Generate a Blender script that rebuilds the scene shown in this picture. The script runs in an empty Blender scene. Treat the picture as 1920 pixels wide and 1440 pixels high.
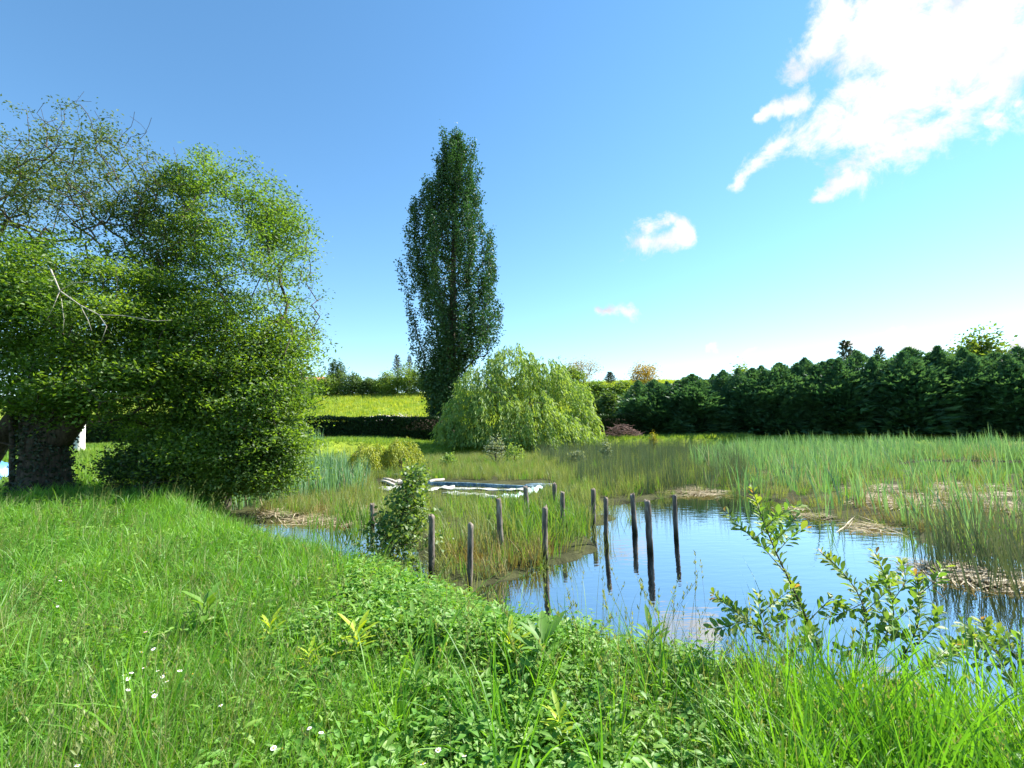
import bpy, math
import numpy as np
from mathutils import Vector

rng = np.random.default_rng(7)
S = bpy.context.scene
COL = S.collection

# ------------------------------------------------------------------ camera
CAM = np.array([0.0, 0.0, 1.95])
FPX = 890.0
PITCH = math.radians(5.55)
ROLL = math.radians(1.5)
_f = np.array([0, math.cos(PITCH), math.sin(PITCH)])
_r0 = np.array([1.0, 0, 0])
_u0 = np.array([0, -math.sin(PITCH), math.cos(PITCH)])
_r = math.cos(ROLL) * _r0 - math.sin(ROLL) * _u0
_u = math.sin(ROLL) * _r0 + math.cos(ROLL) * _u0
cam_d = bpy.data.cameras.new("camera")
cam_d.sensor_width = 36.0
cam_d.lens = 36.0 * FPX / 1920.0
cam_d.clip_start = 0.05
cam_d.clip_end = 6000
cam = bpy.data.objects.new("camera", cam_d)
COL.objects.link(cam)
from mathutils import Matrix
M = Matrix(((_r[0], _u[0], -_f[0], CAM[0]), (_r[1], _u[1], -_f[1], CAM[1]), (_r[2], _u[2], -_f[2], CAM[2]), (0, 0, 0, 1)))
cam.matrix_world = M
S.camera = cam

def ray(px, py):
    d = _f + _r * ((px - 960.0) / FPX) + _u * ((720.0 - py) / FPX)
    return d
def P(px, py, depth):            # point on the ray at distance y = depth
    d = ray(px, py)
    return CAM + d * (depth / d[1])
def G(px, py, z=0.0):            # point on the ray at height z
    d = ray(px, py)
    return CAM + d * ((z - CAM[2]) / d[2])

# ------------------------------------------------------------------ light
SUN_AZ = math.radians(67)        # to the right of the view direction
SUN_EL = math.radians(45)
sd = bpy.data.lights.new("sun", 'SUN')
sd.energy = 5.0
sd.angle = math.radians(0.55)
sd.color = (1.0, 0.95, 0.86)
sun = bpy.data.objects.new("sun", sd)
COL.objects.link(sun)
to_sun = Vector((math.sin(SUN_AZ) * math.cos(SUN_EL), math.cos(SUN_AZ) * math.cos(SUN_EL), math.sin(SUN_EL)))
sun.rotation_euler = to_sun.to_track_quat('Z', 'Y').to_euler()
S.view_settings.view_transform = 'Standard'
S.view_settings.look = 'None'
S.view_settings.gamma = 1.0
S.view_settings.exposure = 1.42
S.view_settings.use_curve_mapping = False

W = bpy.data.worlds.new("World")
S.world = W
W.use_nodes = True
wt = W.node_tree
wt.nodes.clear()
def wn(t, **k):
    n = wt.nodes.new(t)
    for a, b in k.items():
        setattr(n, a, b)
    return n
def wl(a, b):
    wt.links.new(a, b)
SKY_STRENGTH = 0.1
sky = wn('ShaderNodeTexSky', sky_type='NISHITA')
sky.sun_disc = False
sky.sun_elevation = SUN_EL
sky.sun_rotation = SUN_AZ
sky.air_density = 1.0
sky.dust_density = 0.0
sky.ozone_density = 2.2
hs = wn('ShaderNodeHueSaturation')
hs.inputs['Saturation'].default_value = 1.16
hs.inputs['Hue'].default_value = 0.492
hs.inputs['Value'].default_value = 1.0
wl(sky.outputs[0], hs.inputs['Color'])
geo = wn('ShaderNodeTexCoord')
DIR = geo.outputs['Generated']
def vm(op, a, b=None, s=None):
    n = wn('ShaderNodeVectorMath', operation=op)
    for i, v in enumerate((a, b)):
        if v is None:
            continue
        if hasattr(v, 'is_output'):
            wl(v, n.inputs[i])
        else:
            n.inputs[i].default_value = v
    if s is not None:
        if hasattr(s, 'is_output'):
            wl(s, n.inputs['Scale'])
        else:
            n.inputs['Scale'].default_value = s
    return n.outputs['Value'] if op in ('DOT_PRODUCT', 'LENGTH', 'DISTANCE') else n.outputs['Vector']
def mt(op, a, b=None, c=None, clamp=False):
    n = wn('ShaderNodeMath', operation=op)
    n.use_clamp = clamp
    for i, v in enumerate((a, b, c)):
        if v is None:
            continue
        if hasattr(v, 'is_output'):
            wl(v, n.inputs[i])
        else:
            n.inputs[i].default_value = v
    return n.outputs[0]
DIRN = vm('NORMALIZE', DIR)
# domain warp so that cloud edges are ragged
nz = wn('ShaderNodeTexNoise')
nz.inputs['Scale'].default_value = 7.0
nz.inputs['Detail'].default_value = 6.0
nz.inputs['Roughness'].default_value = 0.6
wl(DIRN, nz.inputs['Vector'])
warp = vm('SCALE', vm('SUBTRACT', nz.outputs['Color'], (0.5, 0.5, 0.5)), s=0.085)
DW = vm('ADD', DIRN, warp)
def udir(px, py):
    d = ray(px, py)
    return d / np.linalg.norm(d)
def cap(ax, ay, ar, bx, by, br):
    a, b = udir(ax, ay), udir(bx, by)
    def rad(x, y, r):
        return float(np.linalg.norm(udir(x + r * 0.7, y + r * 0.7) - udir(x, y)))
    ra, rb = rad(ax, ay, ar), rad(bx, by, br)
    ab = b - a
    L2 = float(ab @ ab) + 1e-9
    rel = vm('SUBTRACT', DW, tuple(a))
    t = mt('MULTIPLY', vm('DOT_PRODUCT', rel, tuple(ab)), 1.0 / L2, clamp=True)
    near = vm('SCALE', tuple(ab), s=t)
    dist = vm('DISTANCE', rel, near)
    r = mt('MULTIPLY_ADD', t, rb - ra, ra)
    return mt('DIVIDE', dist, r)
CLOUDS = [
    (1600, 235, 55, 1800, 70, 125), (1720, 110, 100, 1900, -60, 170), (1660, 60, 80, 1700, -60, 110),
    (1378, 336, 12, 1480, 275, 30), (1480, 275, 32, 1620, 205, 62),
    (1535, 368, 10, 1640, 300, 36), (1640, 300, 40, 1880, 150, 62),
    (1500, 128, 22, 1580, 30, 52), (1412, 212, 7, 1510, 200, 26),
    (1842, 230, 6, 1915, 170, 15), (1900, 100, 60, 2100, -60, 140),
    (1185, 458, 24, 1272, 452, 24), (1205, 432, 20, 1245, 425, 14),
    (1130, 592, 8, 1182, 584, 14),
    (1590, 642, 6, 1680, 622, 9), (1630, 662, 14, 1745, 652, 16),
    (1332, 652, 8, 1344, 650, 8), (1395, 662, 3, 1422, 656, 5), (1900, 642, 12, 1990, 640, 18),
]
smin = None
for c in CLOUDS:
    s_ = cap(*c)
    smin = s_ if smin is None else mt('MINIMUM', smin, s_)
n2 = wn('ShaderNodeTexNoise')
n2.inputs['Scale'].default_value = 16.0
n2.inputs['Detail'].default_value = 10.0
n2.inputs['Roughness'].default_value = 0.68
n2.inputs['Distortion'].default_value = 0.3
wl(DIRN, n2.inputs['Vector'])
edge = mt('ADD', smin, mt('MULTIPLY', mt('SUBTRACT', n2.outputs['Fac'], 0.5), 4.6))
mr = wn('ShaderNodeMapRange', interpolation_type='SMOOTHSTEP')
mr.inputs['From Min'].default_value = 1.45
mr.inputs['From Max'].default_value = 0.1
wl(edge, mr.inputs['Value'])
alpha = mr.outputs[0]
# cloud shading painted into the colour as faint lilac-grey noise patches
n3 = wn('ShaderNodeTexNoise')
n3.inputs['Scale'].default_value = 11.0
n3.inputs['Detail'].default_value = 5.0
wl(DW, n3.inputs['Vector'])
shade = wn('ShaderNodeMapRange')
shade.inputs['From Min'].default_value = 0.52
shade.inputs['From Max'].default_value = 0.72
wl(n3.outputs['Fac'], shade.inputs['Value'])
ccol = wn('ShaderNodeMix', data_type='RGBA')
ccol.inputs['A'].default_value = (4.25, 4.3, 4.3, 1)
ccol.inputs['B'].default_value = (2.9, 3.0, 3.2, 1)
wl(shade.outputs[0], ccol.inputs['Factor'])
mixc = wn('ShaderNodeMix', data_type='RGBA')
wl(alpha, mixc.inputs['Factor'])
wl(hs.outputs[0], mixc.inputs['A'])
wl(ccol.outputs['Result'], mixc.inputs['B'])
bg = wn('ShaderNodeBackground')
bg.inputs['Strength'].default_value = SKY_STRENGTH
wl(mixc.outputs['Result'], bg.inputs['Color'])
wo = wn('ShaderNodeOutputWorld')
wl(bg.outputs[0], wo.inputs[0])

S.cycles.max_bounces = 8
S.cycles.diffuse_bounces = 3
S.cycles.glossy_bounces = 3
S.cycles.transmission_bounces = 4
S.cycles.transparent_max_bounces = 12
S.cycles.caustics_reflective = False
S.cycles.caustics_refractive = False
S.cycles.use_denoising = True

# ------------------------------------------------------------------ helpers
def tag(o, label=None, cat=None, group=None, kind=None):
    if label: o['label'] = label
    if cat: o['category'] = cat
    if group: o['group'] = group
    if kind: o['kind'] = kind
    return o
def empty(name, loc, label=None, cat=None, group=None):
    o = bpy.data.objects.new(name, None)
    o.empty_display_size = 0.1
    COL.objects.link(o)
    o.location = Vector(loc)
    return tag(o, label, cat, group)
def mesh_np(name, V, F, mats=(), smooth=False, midx=None):
    """V (n,3); F list of arrays, each (m,3) or (m,4)"""
    me = bpy.data.meshes.new(name)
    V = np.asarray(V, dtype=np.float32)
    if not isinstance(F, (list, tuple)):
        F = [F]
    F = [np.asarray(f, dtype=np.int32) for f in F if len(f)]
    me.vertices.add(len(V))
    me.vertices.foreach_set('co', V.ravel())
    loops = np.concatenate([f.ravel() for f in F])
    sizes = np.concatenate([np.full(len(f), f.shape[1], np.int32) for f in F])
    starts = np.concatenate([[0], np.cumsum(sizes)[:-1]]).astype(np.int32)
    me.loops.add(len(loops))
    me.loops.foreach_set('vertex_index', loops)
    me.polygons.add(len(sizes))
    me.polygons.foreach_set('loop_start', starts)
    if smooth:
        me.polygons.foreach_set('use_smooth', np.ones(len(sizes), bool))
    if midx is not None:
        me.polygons.foreach_set('material_index', np.asarray(midx, np.int32))
    for m in mats:
        me.materials.append(m)
    me.update(calc_edges=True)
    me.validate()
    return me
def obj(name, me, parent=None, loc=None):
    o = bpy.data.objects.new(name, me)
    COL.objects.link(o)
    if parent is not None:
        o.parent = parent
    if loc is not None:
        o.location = Vector(loc)
    return o
class MB:
    """collects verts and faces"""
    def __init__(self):
        self.V, self.F3, self.F4, self.n = [], [], [], 0
    def add(self, v, f):
        v = np.asarray(v, float).reshape(-1, 3)
        f = np.asarray(f, int)
        (self.F4 if f.shape[1] == 4 else self.F3).append(f + self.n)
        self.V.append(v)
        self.n += len(v)
    def mesh(self, name, mat, smooth=False):
        F = []
        if self.F4: F.append(np.concatenate(self.F4))
        if self.F3: F.append(np.concatenate(self.F3))
        return mesh_np(name, np.concatenate(self.V), F, [mat] if mat else [], smooth)
    def box(self, c, sx, sy, sz, ang=0.0, tilt=(0, 0)):
        v = np.array([(x, y, z) for x in (-.5, .5) for y in (-.5, .5) for z in (-.5, .5)]) * (sx, sy, sz)
        v[:, 2] += v[:, 0] * tilt[0] + v[:, 1] * tilt[1]
        ca, sa = math.cos(ang), math.sin(ang)
        v = np.stack([v[:, 0] * ca - v[:, 1] * sa, v[:, 0] * sa + v[:, 1] * ca, v[:, 2]], 1) + np.asarray(c)
        self.add(v, [(0, 1, 3, 2), (4, 6, 7, 5), (0, 4, 5, 1), (2, 3, 7, 6), (0, 2, 6, 4), (1, 5, 7, 3)])
    def tube(self, pts, rad, n=6, caps=True):
        pts = np.asarray(pts, float)
        rad = np.broadcast_to(np.asarray(rad, float), (len(pts),))
        T = np.gradient(pts, axis=0)
        T /= np.linalg.norm(T, axis=1)[:, None] + 1e-9
        ref = np.array([1.0, 0.13, 0.07]) if abs(T[0][2]) > 0.7 else np.array([0.05, 0.1, 1.0])
        A = np.cross(T, ref)
        A /= np.linalg.norm(A, axis=1)[:, None] + 1e-9
        B = np.cross(T, A)
        th = np.arange(n) * 2 * math.pi / n
        ring = pts[:, None, :] + rad[:, None, None] * (np.cos(th)[None, :, None] * A[:, None, :] + np.sin(th)[None, :, None] * B[:, None, :])
        k = len(pts)
        i = np.arange(k - 1)[:, None] * n
        j = np.arange(n)[None, :]
        j2 = (j + 1) % n
        f = np.stack([i + j, i + j2, i + n + j2, i + n + j], -1).reshape(-1, 4)
        v = ring.reshape(-1, 3)
        base = self.n
        self.add(v, f)
        if caps:
            self.V.append(pts[[0, -1]])
            c0, c1 = self.n, self.n + 1
            self.n += 2
            jj = np.arange(n)
            self.F3.append(np.stack([base + (jj + 1) % n, base + jj, np.full(n, c0)], 1))
            o = base + (k - 1) * n
            self.F3.append(np.stack([o + jj, o + (jj + 1) % n, np.full(n, c1)], 1))
def unit(v):
    return v / (np.linalg.norm(v, axis=-1, keepdims=True) + 1e-9)
def leaves_mesh(C, D, Nn, L, Wd, fold=0.25):
    """two-triangle folded leaves: C base points, D axis, Nn normal, L length, Wd width"""
    D = unit(D)
    side = unit(np.cross(D, Nn))
    up = np.cross(side, D)
    L = np.broadcast_to(L, (len(C),))[:, None]
    Wd = np.broadcast_to(Wd, (len(C),))[:, None]
    b = C
    t = C + D * L
    m = C + D * L * 0.45
    l = m + side * Wd * 0.5 + up * Wd * fold
    r = m - side * Wd * 0.5 + up * Wd * fold
    V = np.stack([b, l, t, r], 1).reshape(-1, 3)
    i = np.arange(len(C))[:, None] * 4
    F = np.concatenate([i + np.array([[0, 3, 2]]), i + np.array([[0, 2, 1]])])
    return V, F
def rand_unit(n):
    v = rng.normal(size=(n, 3))
    return unit(v)

# ------------------------------------------------------------------ materials
def new_mat(name):
    m = bpy.data.materials.new(name)
    m.use_nodes = True
    nt = m.node_tree
    nt.nodes.clear()
    return m, nt
def leaf_mat(name, col, col2, trans=0.4, tcol=None, gloss=0.03, rough=0.55, per_inst=False, noise=0.0):
    m, nt = new_mat(name)
    N, L = nt.nodes, nt.links
    g = N.new('ShaderNodeNewGeometry')
    rnd = g.outputs['Random Per Island']
    if per_inst:
        oi = N.new('ShaderNodeObjectInfo')
        ad = N.new('ShaderNodeMath'); ad.operation = 'ADD'
        L.new(rnd, ad.inputs[0]); L.new(oi.outputs['Random'], ad.inputs[1])
        hf = N.new('ShaderNodeMath'); hf.operation = 'MULTIPLY'; hf.inputs[1].default_value = 0.5
        L.new(ad.outputs[0], hf.inputs[0]); rnd = hf.outputs[0]
    if noise:
        tc = N.new('ShaderNodeNewGeometry')
        nz = N.new('ShaderNodeTexNoise'); nz.inputs['Scale'].default_value = noise; nz.inputs['Detail'].default_value = 2
        L.new(tc.outputs['Position'], nz.inputs['Vector'])
        mm = N.new('ShaderNodeMapRange'); mm.inputs['From Min'].default_value = .35; mm.inputs['From Max'].default_value = .65
        L.new(nz.outputs['Fac'], mm.inputs['Value'])
        av = N.new('ShaderNodeMix'); av.inputs[0].default_value = 0.55
        L.new(rnd, av.inputs[2]); L.new(mm.outputs[0], av.inputs[3]); rnd = av.outputs[0]
    mx = N.new('ShaderNodeMix'); mx.data_type = 'RGBA'
    mx.inputs['A'].default_value = (*col, 1); mx.inputs['B'].default_value = (*col2, 1)
    L.new(rnd, mx.inputs['Factor'])
    c = mx.outputs['Result']
    df = N.new('ShaderNodeBsdfDiffuse'); L.new(c, df.inputs['Color'])
    tr = N.new('ShaderNodeBsdfTranslucent')
    gm = N.new('ShaderNodeMix'); gm.data_type = 'RGBA'; gm.blend_type = 'MULTIPLY'; gm.inputs['Factor'].default_value = 1
    gm.inputs['B'].default_value = (*(tcol or (1.5, 1.35, 0.6)), 1)
    L.new(c, gm.inputs['A']); L.new(gm.outputs['Result'], tr.inputs['Color'])
    m1 = N.new('ShaderNodeMixShader'); m1.inputs[0].default_value = trans
    L.new(df.outputs[0], m1.inputs[1]); L.new(tr.outputs[0], m1.inputs[2])
    gl = N.new('ShaderNodeBsdfGlossy'); gl.inputs['Roughness'].default_value = rough
    gl.inputs['Color'].default_value = (1, 1, 1, 1)
    m2 = N.new('ShaderNodeMixShader'); m2.inputs[0].default_value = gloss
    L.new(m1.outputs[0], m2.inputs[1]); L.new(gl.outputs[0], m2.inputs[2])
    o = N.new('ShaderNodeOutputMaterial'); L.new(m2.outputs[0], o.inputs[0])
    return m
def rough_mat(name, ca, cb, scale=8.0, stretch=(1, 1, 1), rough=0.9, bump=0.4, cc=None, detail=6, spec=0.2):
    m, nt = new_mat(name)
    N, L = nt.nodes, nt.links
    tc = N.new('ShaderNodeTexCoord')
    mp = N.new('ShaderNodeMapping'); mp.inputs['Scale'].default_value = stretch
    L.new(tc.outputs['Object'], mp.inputs['Vector'])
    nz = N.new('ShaderNodeTexNoise'); nz.inputs['Scale'].default_value = scale; nz.inputs['Detail'].default_value = detail
    nz.inputs['Roughness'].default_value = 0.65
    L.new(mp.outputs[0], nz.inputs['Vector'])
    cr = N.new('ShaderNodeValToRGB')
    e = cr.color_ramp.elements
    e[0].position = 0.32; e[0].color = (*ca, 1)
    e[1].position = 0.68; e[1].color = (*cb, 1)
    if cc:
        k = e.new(0.5); k.color = (*cc, 1)
    L.new(nz.outputs['Fac'], cr.inputs[0])
    b = N.new('ShaderNodeBsdfPrincipled')
    b.inputs['Roughness'].default_value = rough
    b.inputs['Specular IOR Level'].default_value = spec
    L.new(cr.outputs[0], b.inputs['Base Color'])
    if bump:
        bp = N.new('ShaderNodeBump'); bp.inputs['Strength'].default_value = bump; bp.inputs['Distance'].default_value = 0.02
        L.new(nz.outputs['Fac'], bp.inputs['Height']); L.new(bp.outputs[0], b.inputs['Normal'])
    o = N.new('ShaderNodeOutputMaterial'); L.new(b.outputs[0], o.inputs[0])
    return m

BARK = rough_mat('bark', (.03, .024, .018), (.11, .09, .07), 14, (1, 1, .25))
BARK_PALE = rough_mat('pale_bark', (.55, .52, .47), (.82, .8, .76), 9, (1, 1, .5))
BARK_TWIG = rough_mat('twig_bark', (.05, .038, .03), (.14, .11, .09), 20)
TWIG_DEAD = rough_mat('dead_twig', (.3, .27, .22), (.5, .46, .4), 20)
WOOD = rough_mat('weathered_post', (.045, .035, .028), (.42, .37, .32), 22, (1, 1, .12), bump=.6, cc=(.17, .14, .115))
WILLOW_L = leaf_mat('willow_tree_leaf', (.042, .115, .013), (.17, .285, .032), .56, tcol=(1.8, 1.6, .6), noise=.9)
TOP_L = leaf_mat('sparse_top_leaf', (.045, .1, .02), (.14, .2, .045), .42)
SALLOW_L = leaf_mat('sallow_leaf', (.038, .105, .014), (.16, .27, .036), .58, tcol=(1.9, 1.7, .65), noise=.8)
IVY_L = leaf_mat('ivy_leaf', (.010, .025, .008), (.03, .055, .016), .15, gloss=.04)
POPLAR_L = leaf_mat('poplar_leaf', (.02, .07, .024), (.065, .15, .045), .3, tcol=(1.1, 1.2, .6), gloss=.04, noise=.35)
WEEP_L = leaf_mat('weeping_leaf', (.13, .26, .045), (.3, .42, .1), .46, noise=.8)
WEEP_Y = leaf_mat('young_willow_leaf', (.24, .32, .03), (.38, .42, .06), .42)
CYP_L = leaf_mat('cypress_spray', (.03, .105, .055), (.1, .22, .095), .3, gloss=.03, noise=.6)
HEDGE_L = leaf_mat('hedge_leaf', (.016, .05, .016), (.05, .1, .028), .22)
BUSH_G = leaf_mat('bush_leaf', (.085, .18, .025), (.21, .31, .05), .45, noise=.4)
BUSH_D = leaf_mat('dark_bush_leaf', (.05, .115, .03), (.13, .21, .06), .4, noise=.4)
BUSH_Y = leaf_mat('yellow_bush_leaf', (.22, .25, .02), (.40, .36, .04), .4)
BUSH_YG = leaf_mat('lime_leaf', (.1, .19, .025), (.2, .28, .045), .42)
BUSH_O = leaf_mat('golden_leaf', (.30, .20, .04), (.42, .33, .07), .4)
BUSH_P = leaf_mat('pinkish_leaf', (.30, .22, .12), (.38, .34, .14), .4)
GREY_L = leaf_mat('grey_green_leaf', (.16, .22, .13), (.3, .36, .24), .35)
FIR_L = leaf_mat('fir_needles', (.05, .075, .05), (.13, .15, .1), .15)
GRASS_A = leaf_mat('grass_blade', (.045, .185, .012), (.2, .43, .03), .5, per_inst=True, noise=1.1)
GRASS_B = leaf_mat('dry_grass_blade', (.17, .24, .06), (.3, .33, .12), .4, per_inst=True)
HERB = leaf_mat('herb_leaf', (.07, .23, .018), (.18, .38, .045), .45, per_inst=True)
HERB2 = leaf_mat('pale_herb_leaf', (.13, .3, .03), (.26, .42, .06), .45, per_inst=True)
LAWN = leaf_mat('lawn_blade', (.13, .26, .025), (.25, .36, .05), .5, per_inst=True)
FIELD = leaf_mat('field_blade', (.15, .29, .02), (.46, .49, .05), .5, per_inst=True, noise=.3)
CATTAIL = leaf_mat('cattail_blade', (.06, .19, .07), (.2, .36, .17), .4, gloss=.05, per_inst=True)
IRIS = leaf_mat('iris_blade', (.07, .19, .02), (.17, .3, .04), .45, gloss=.04, per_inst=True)
RUSH = leaf_mat('rush_stem', (.045, .1, .045), (.15, .18, .1), .22, per_inst=True)
MARSH = leaf_mat('marsh_blade', (.13, .2, .05), (.29, .33, .12), .4, per_inst=True)
STRAW = leaf_mat('dead_reed', (.3, .25, .15), (.52, .45, .32), .2, per_inst=True)
BROWNREED = leaf_mat('brown_reed', (.2, .15, .05), (.34, .27, .1), .2, per_inst=True)
SHRUB_L = leaf_mat('shrub_leaf', (.08, .2, .028), (.19, .32, .055), .45, gloss=.04, per_inst=True)
SHRUB_Y = leaf_mat('young_shrub_leaf', (.16, .27, .03), (.26, .33, .05), .45, gloss=.04, per_inst=True)
SHRUB_R = leaf_mat('reddish_shrub_leaf', (.34, .17, .06), (.42, .26, .09), .4, per_inst=True)
PLANT_Y = leaf_mat('bright_plant_leaf', (.3, .45, .02), (.45, .55, .03), .5, per_inst=True)
PLANT_G = leaf_mat('green_plant_leaf', (.09, .24, .025), (.17, .32, .04), .45, per_inst=True)

# ------------------------------------------------------------------ terrain
def smooth(t):
    t = np.clip(t, 0, 1)
    return t * t * (3 - 2 * t)
def poly_px(pts, z=0.0):
    return np.array([G(a, b, z)[:2] for a, b in pts])
POND = poly_px([(425, 996), (520, 1030), (610, 1050), (700, 1070), (770, 1104), (850, 1147), (930, 1185), (1000, 1225), (1150, 1240), (1350, 1275),
                (1500, 1320), (1700, 1385), (1950, 1440), (2600, 1560), (2700, 1000), (2200, 858), (1950, 839), (1500, 838), (1100, 845),
                (800, 860), (640, 868), (520, 885), (440, 915)])
OPEN = [poly_px([(870, 1110), (985, 1085), (1085, 1040), (1120, 985), (1135, 945), (1250, 935), (1335, 912), (1450, 942), (1560, 968), (1700, 1000),
                 (1830, 1042), (1930, 1075), (2600, 1250), (2600, 1560), (1950, 1440), (1700, 1385), (1500, 1320), (1350, 1275), (1150, 1240), (1000, 1225), (930, 1185)]),
        poly_px([(425, 996), (480, 976), (620, 976), (700, 990), (790, 1015), (815, 1080), (770, 1104), (700, 1070), (610, 1050), (520, 1030)]),
        poly_px([(1640, 872), (1760, 864), (1950, 868), (1950, 890), (1700, 888)])]
def ragged(poly, amp, step=.5):
    out = []
    for i in range(len(poly)):
        a, b = poly[i], poly[(i + 1) % len(poly)]
        k = max(1, int(np.linalg.norm(b - a) / step)) if np.linalg.norm(b - a) < 40 else 1
        for t in np.arange(k) / k:
            p = a + (b - a) * t
            am = amp * min(1.0, np.hypot(*p) / 8)
            out.append(p + am * np.array([math.sin(p[1] * 2.3 + p[0]), math.sin(p[0] * 2.9 - p[1] * .7) + .6 * math.sin(p[0] * 5.3)]))
    return np.array(out)
OPEN = [ragged(p, .32) for p in OPEN]
def inside(poly, x, y):
    c = np.zeros(x.shape, bool)
    n = len(poly)
    for i in range(n):
        x1, y1 = poly[i]; x2, y2 = poly[(i + 1) % n]
        k = ((y1 > y) != (y2 > y)) & (x < (x2 - x1) * (y - y1) / (y2 - y1 + 1e-12) + x1)
        c ^= k
    return c
def dist_poly(poly, x, y):
    d = np.full(x.shape, 1e9)
    n = len(poly)
    for i in range(n):
        a = poly[i]; b = poly[(i + 1) % n]
        ab = b - a
        t = np.clip(((x - a[0]) * ab[0] + (y - a[1]) * ab[1]) / (ab @ ab + 1e-12), 0, 1)
        d = np.minimum(d, np.hypot(x - a[0] - t * ab[0], y - a[1] - t * ab[1]))
    return d
def wob(x, y):
    return (np.sin(x * 1.7 + 1.3 * np.sin(y * .9)) * np.cos(y * 1.3 + .7 * np.sin(x * 1.1)) * .5 + .3 * np.sin(x * 4.1 + y * 2.3) * np.sin(y * 3.7 - x))
def in_open(x, y):
    r = np.zeros(x.shape, bool)
    for p in OPEN:
        r |= inside(p, x, y)
    return r
def height(x, y):
    x = np.asarray(x, float); y = np.asarray(y, float)
    rr = np.hypot(x, y)
    A = .36 * smooth((rr - 5) / 8) * smooth((-x - 1) / 8) + .8 * smooth((y - 12) / 15) * smooth((-x - 4) / 10)
    B = .65 * smooth((y - 30) / 15)
    land = .36 + np.maximum(A, B) + 10.2 * smooth((y - 50) / 62) + .035 * wob(x, y)
    land += 1.2 * smooth((y - 60) / 60) * np.sin(x * .06)
    ip = inside(POND, x, y)
    dp = dist_poly(POND, x, y)
    land = np.where(ip, 0, land * smooth(.12 + dp / 1.1) )
    marsh = .035 + .03 * wob(x * 1.3, y * 1.3)
    z = np.where(ip, marsh * smooth(dp / .4), land)
    for p in OPEN:
        io = inside(p, x, y) & ip
        do = dist_poly(p, x, y)
        z = np.where(io, -np.minimum(.75, .05 + .42 * do), z)
    return z
def hz(x, y):
    return float(height(np.array([x]), np.array([y]))[0])
def hit(px, py):                  # where the pixel's ray meets the ground
    d = ray(px, py)
    ts = np.concatenate([np.arange(1.2, 30, .02), np.arange(30, 220, .1)]) / d[1]
    q = CAM + d * ts[:, None]
    h = height(q[:, 0], q[:, 1])
    k = np.argmax(q[:, 2] <= h)
    return np.array([q[k, 0], q[k, 1], h[k]])

gx = np.concatenate([-np.geomspace(900, 22, 26), np.arange(-21.6, 21.7, .3), np.geomspace(22, 900, 26)])
gy = np.concatenate([-np.geomspace(300, 4, 12), np.arange(-3.6, 24, .2), np.arange(24, 60, .5), np.geomspace(60, 2500, 60)])
X, Y = np.meshgrid(gx, gy)
Z = height(X.ravel(), Y.ravel())
nx, ny = len(gx), len(gy)
ii = (np.arange(ny - 1)[:, None] * nx + np.arange(nx - 1)[None, :]).ravel()
me = mesh_np('ground', np.stack([X.ravel(), Y.ravel(), Z], 1), np.stack([ii, ii + 1, ii + nx + 1, ii + nx], 1), [], True)
m, nt = new_mat('soil_and_turf')
N, L = nt.nodes, nt.links
gp = N.new('ShaderNodeNewGeometry')
nz_ = N.new('ShaderNodeTexNoise'); nz_.inputs['Scale'].default_value = 1.2; nz_.inputs['Detail'].default_value = 8
L.new(gp.outputs['Position'], nz_.inputs['Vector'])
turf = N.new('ShaderNodeValToRGB')
e = turf.color_ramp.elements
e[0].position = .3; e[0].color = (.035, .06, .012, 1); e[1].position = .7; e[1].color = (.09, .15, .025, 1)
L.new(nz_.outputs['Fac'], turf.inputs[0])
fld = N.new('ShaderNodeValToRGB')
e = fld.color_ramp.elements
e[0].position = .35; e[0].color = (.13, .22, .02, 1); e[1].position = .65; e[1].color = (.26, .31, .035, 1)
L.new(nz_.outputs['Fac'], fld.inputs[0])
mud = N.new('ShaderNodeValToRGB')
e = mud.color_ramp.elements
e[0].position = .35; e[0].color = (.03, .032, .014, 1); e[1].position = .65; e[1].color = (.07, .075, .03, 1)
L.new(nz_.outputs['Fac'], mud.inputs[0])
sp = N.new('ShaderNodeSeparateXYZ'); L.new(gp.outputs['Position'], sp.inputs[0])
k1 = N.new('ShaderNodeMapRange'); k1.inputs['From Min'].default_value = .06; k1.inputs['From Max'].default_value = .2
L.new(sp.outputs['Z'], k1.inputs['Value'])
k2 = N.new('ShaderNodeMapRange'); k2.inputs['From Min'].default_value = 27; k2.inputs['From Max'].default_value = 34
L.new(sp.outputs['Y'], k2.inputs['Value'])
x1 = N.new('ShaderNodeMix'); x1.data_type = 'RGBA'
L.new(k2.outputs[0], x1.inputs['Factor']); L.new(turf.outputs[0], x1.inputs['A']); L.new(fld.outputs[0], x1.inputs['B'])
x2 = N.new('ShaderNodeMix'); x2.data_type = 'RGBA'
L.new(k1.outputs[0], x2.inputs['Factor']); L.new(mud.outputs[0], x2.inputs['A']); L.new(x1.outputs['Result'], x2.inputs['B'])
bs = N.new('ShaderNodeBsdfPrincipled'); bs.inputs['Roughness'].default_value = .95; bs.inputs['Specular IOR Level'].default_value = .1
L.new(x2.outputs['Result'], bs.inputs['Base Color'])
bp = N.new('ShaderNodeBump'); bp.inputs['Strength'].default_value = .7; bp.inputs['Distance'].default_value = .08
n9 = N.new('ShaderNodeTexNoise'); n9.inputs['Scale'].default_value = 9; n9.inputs['Detail'].default_value = 6
L.new(gp.outputs['Position'], n9.inputs['Vector']); L.new(n9.outputs['Fac'], bp.inputs['Height']); L.new(bp.outputs[0], bs.inputs['Normal'])
oo = N.new('ShaderNodeOutputMaterial'); L.new(bs.outputs[0], oo.inputs[0])
me.materials.append(m)
tag(obj('ground', me), 'grassy ground with pond basin and hillside', 'ground', kind='structure')

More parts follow.
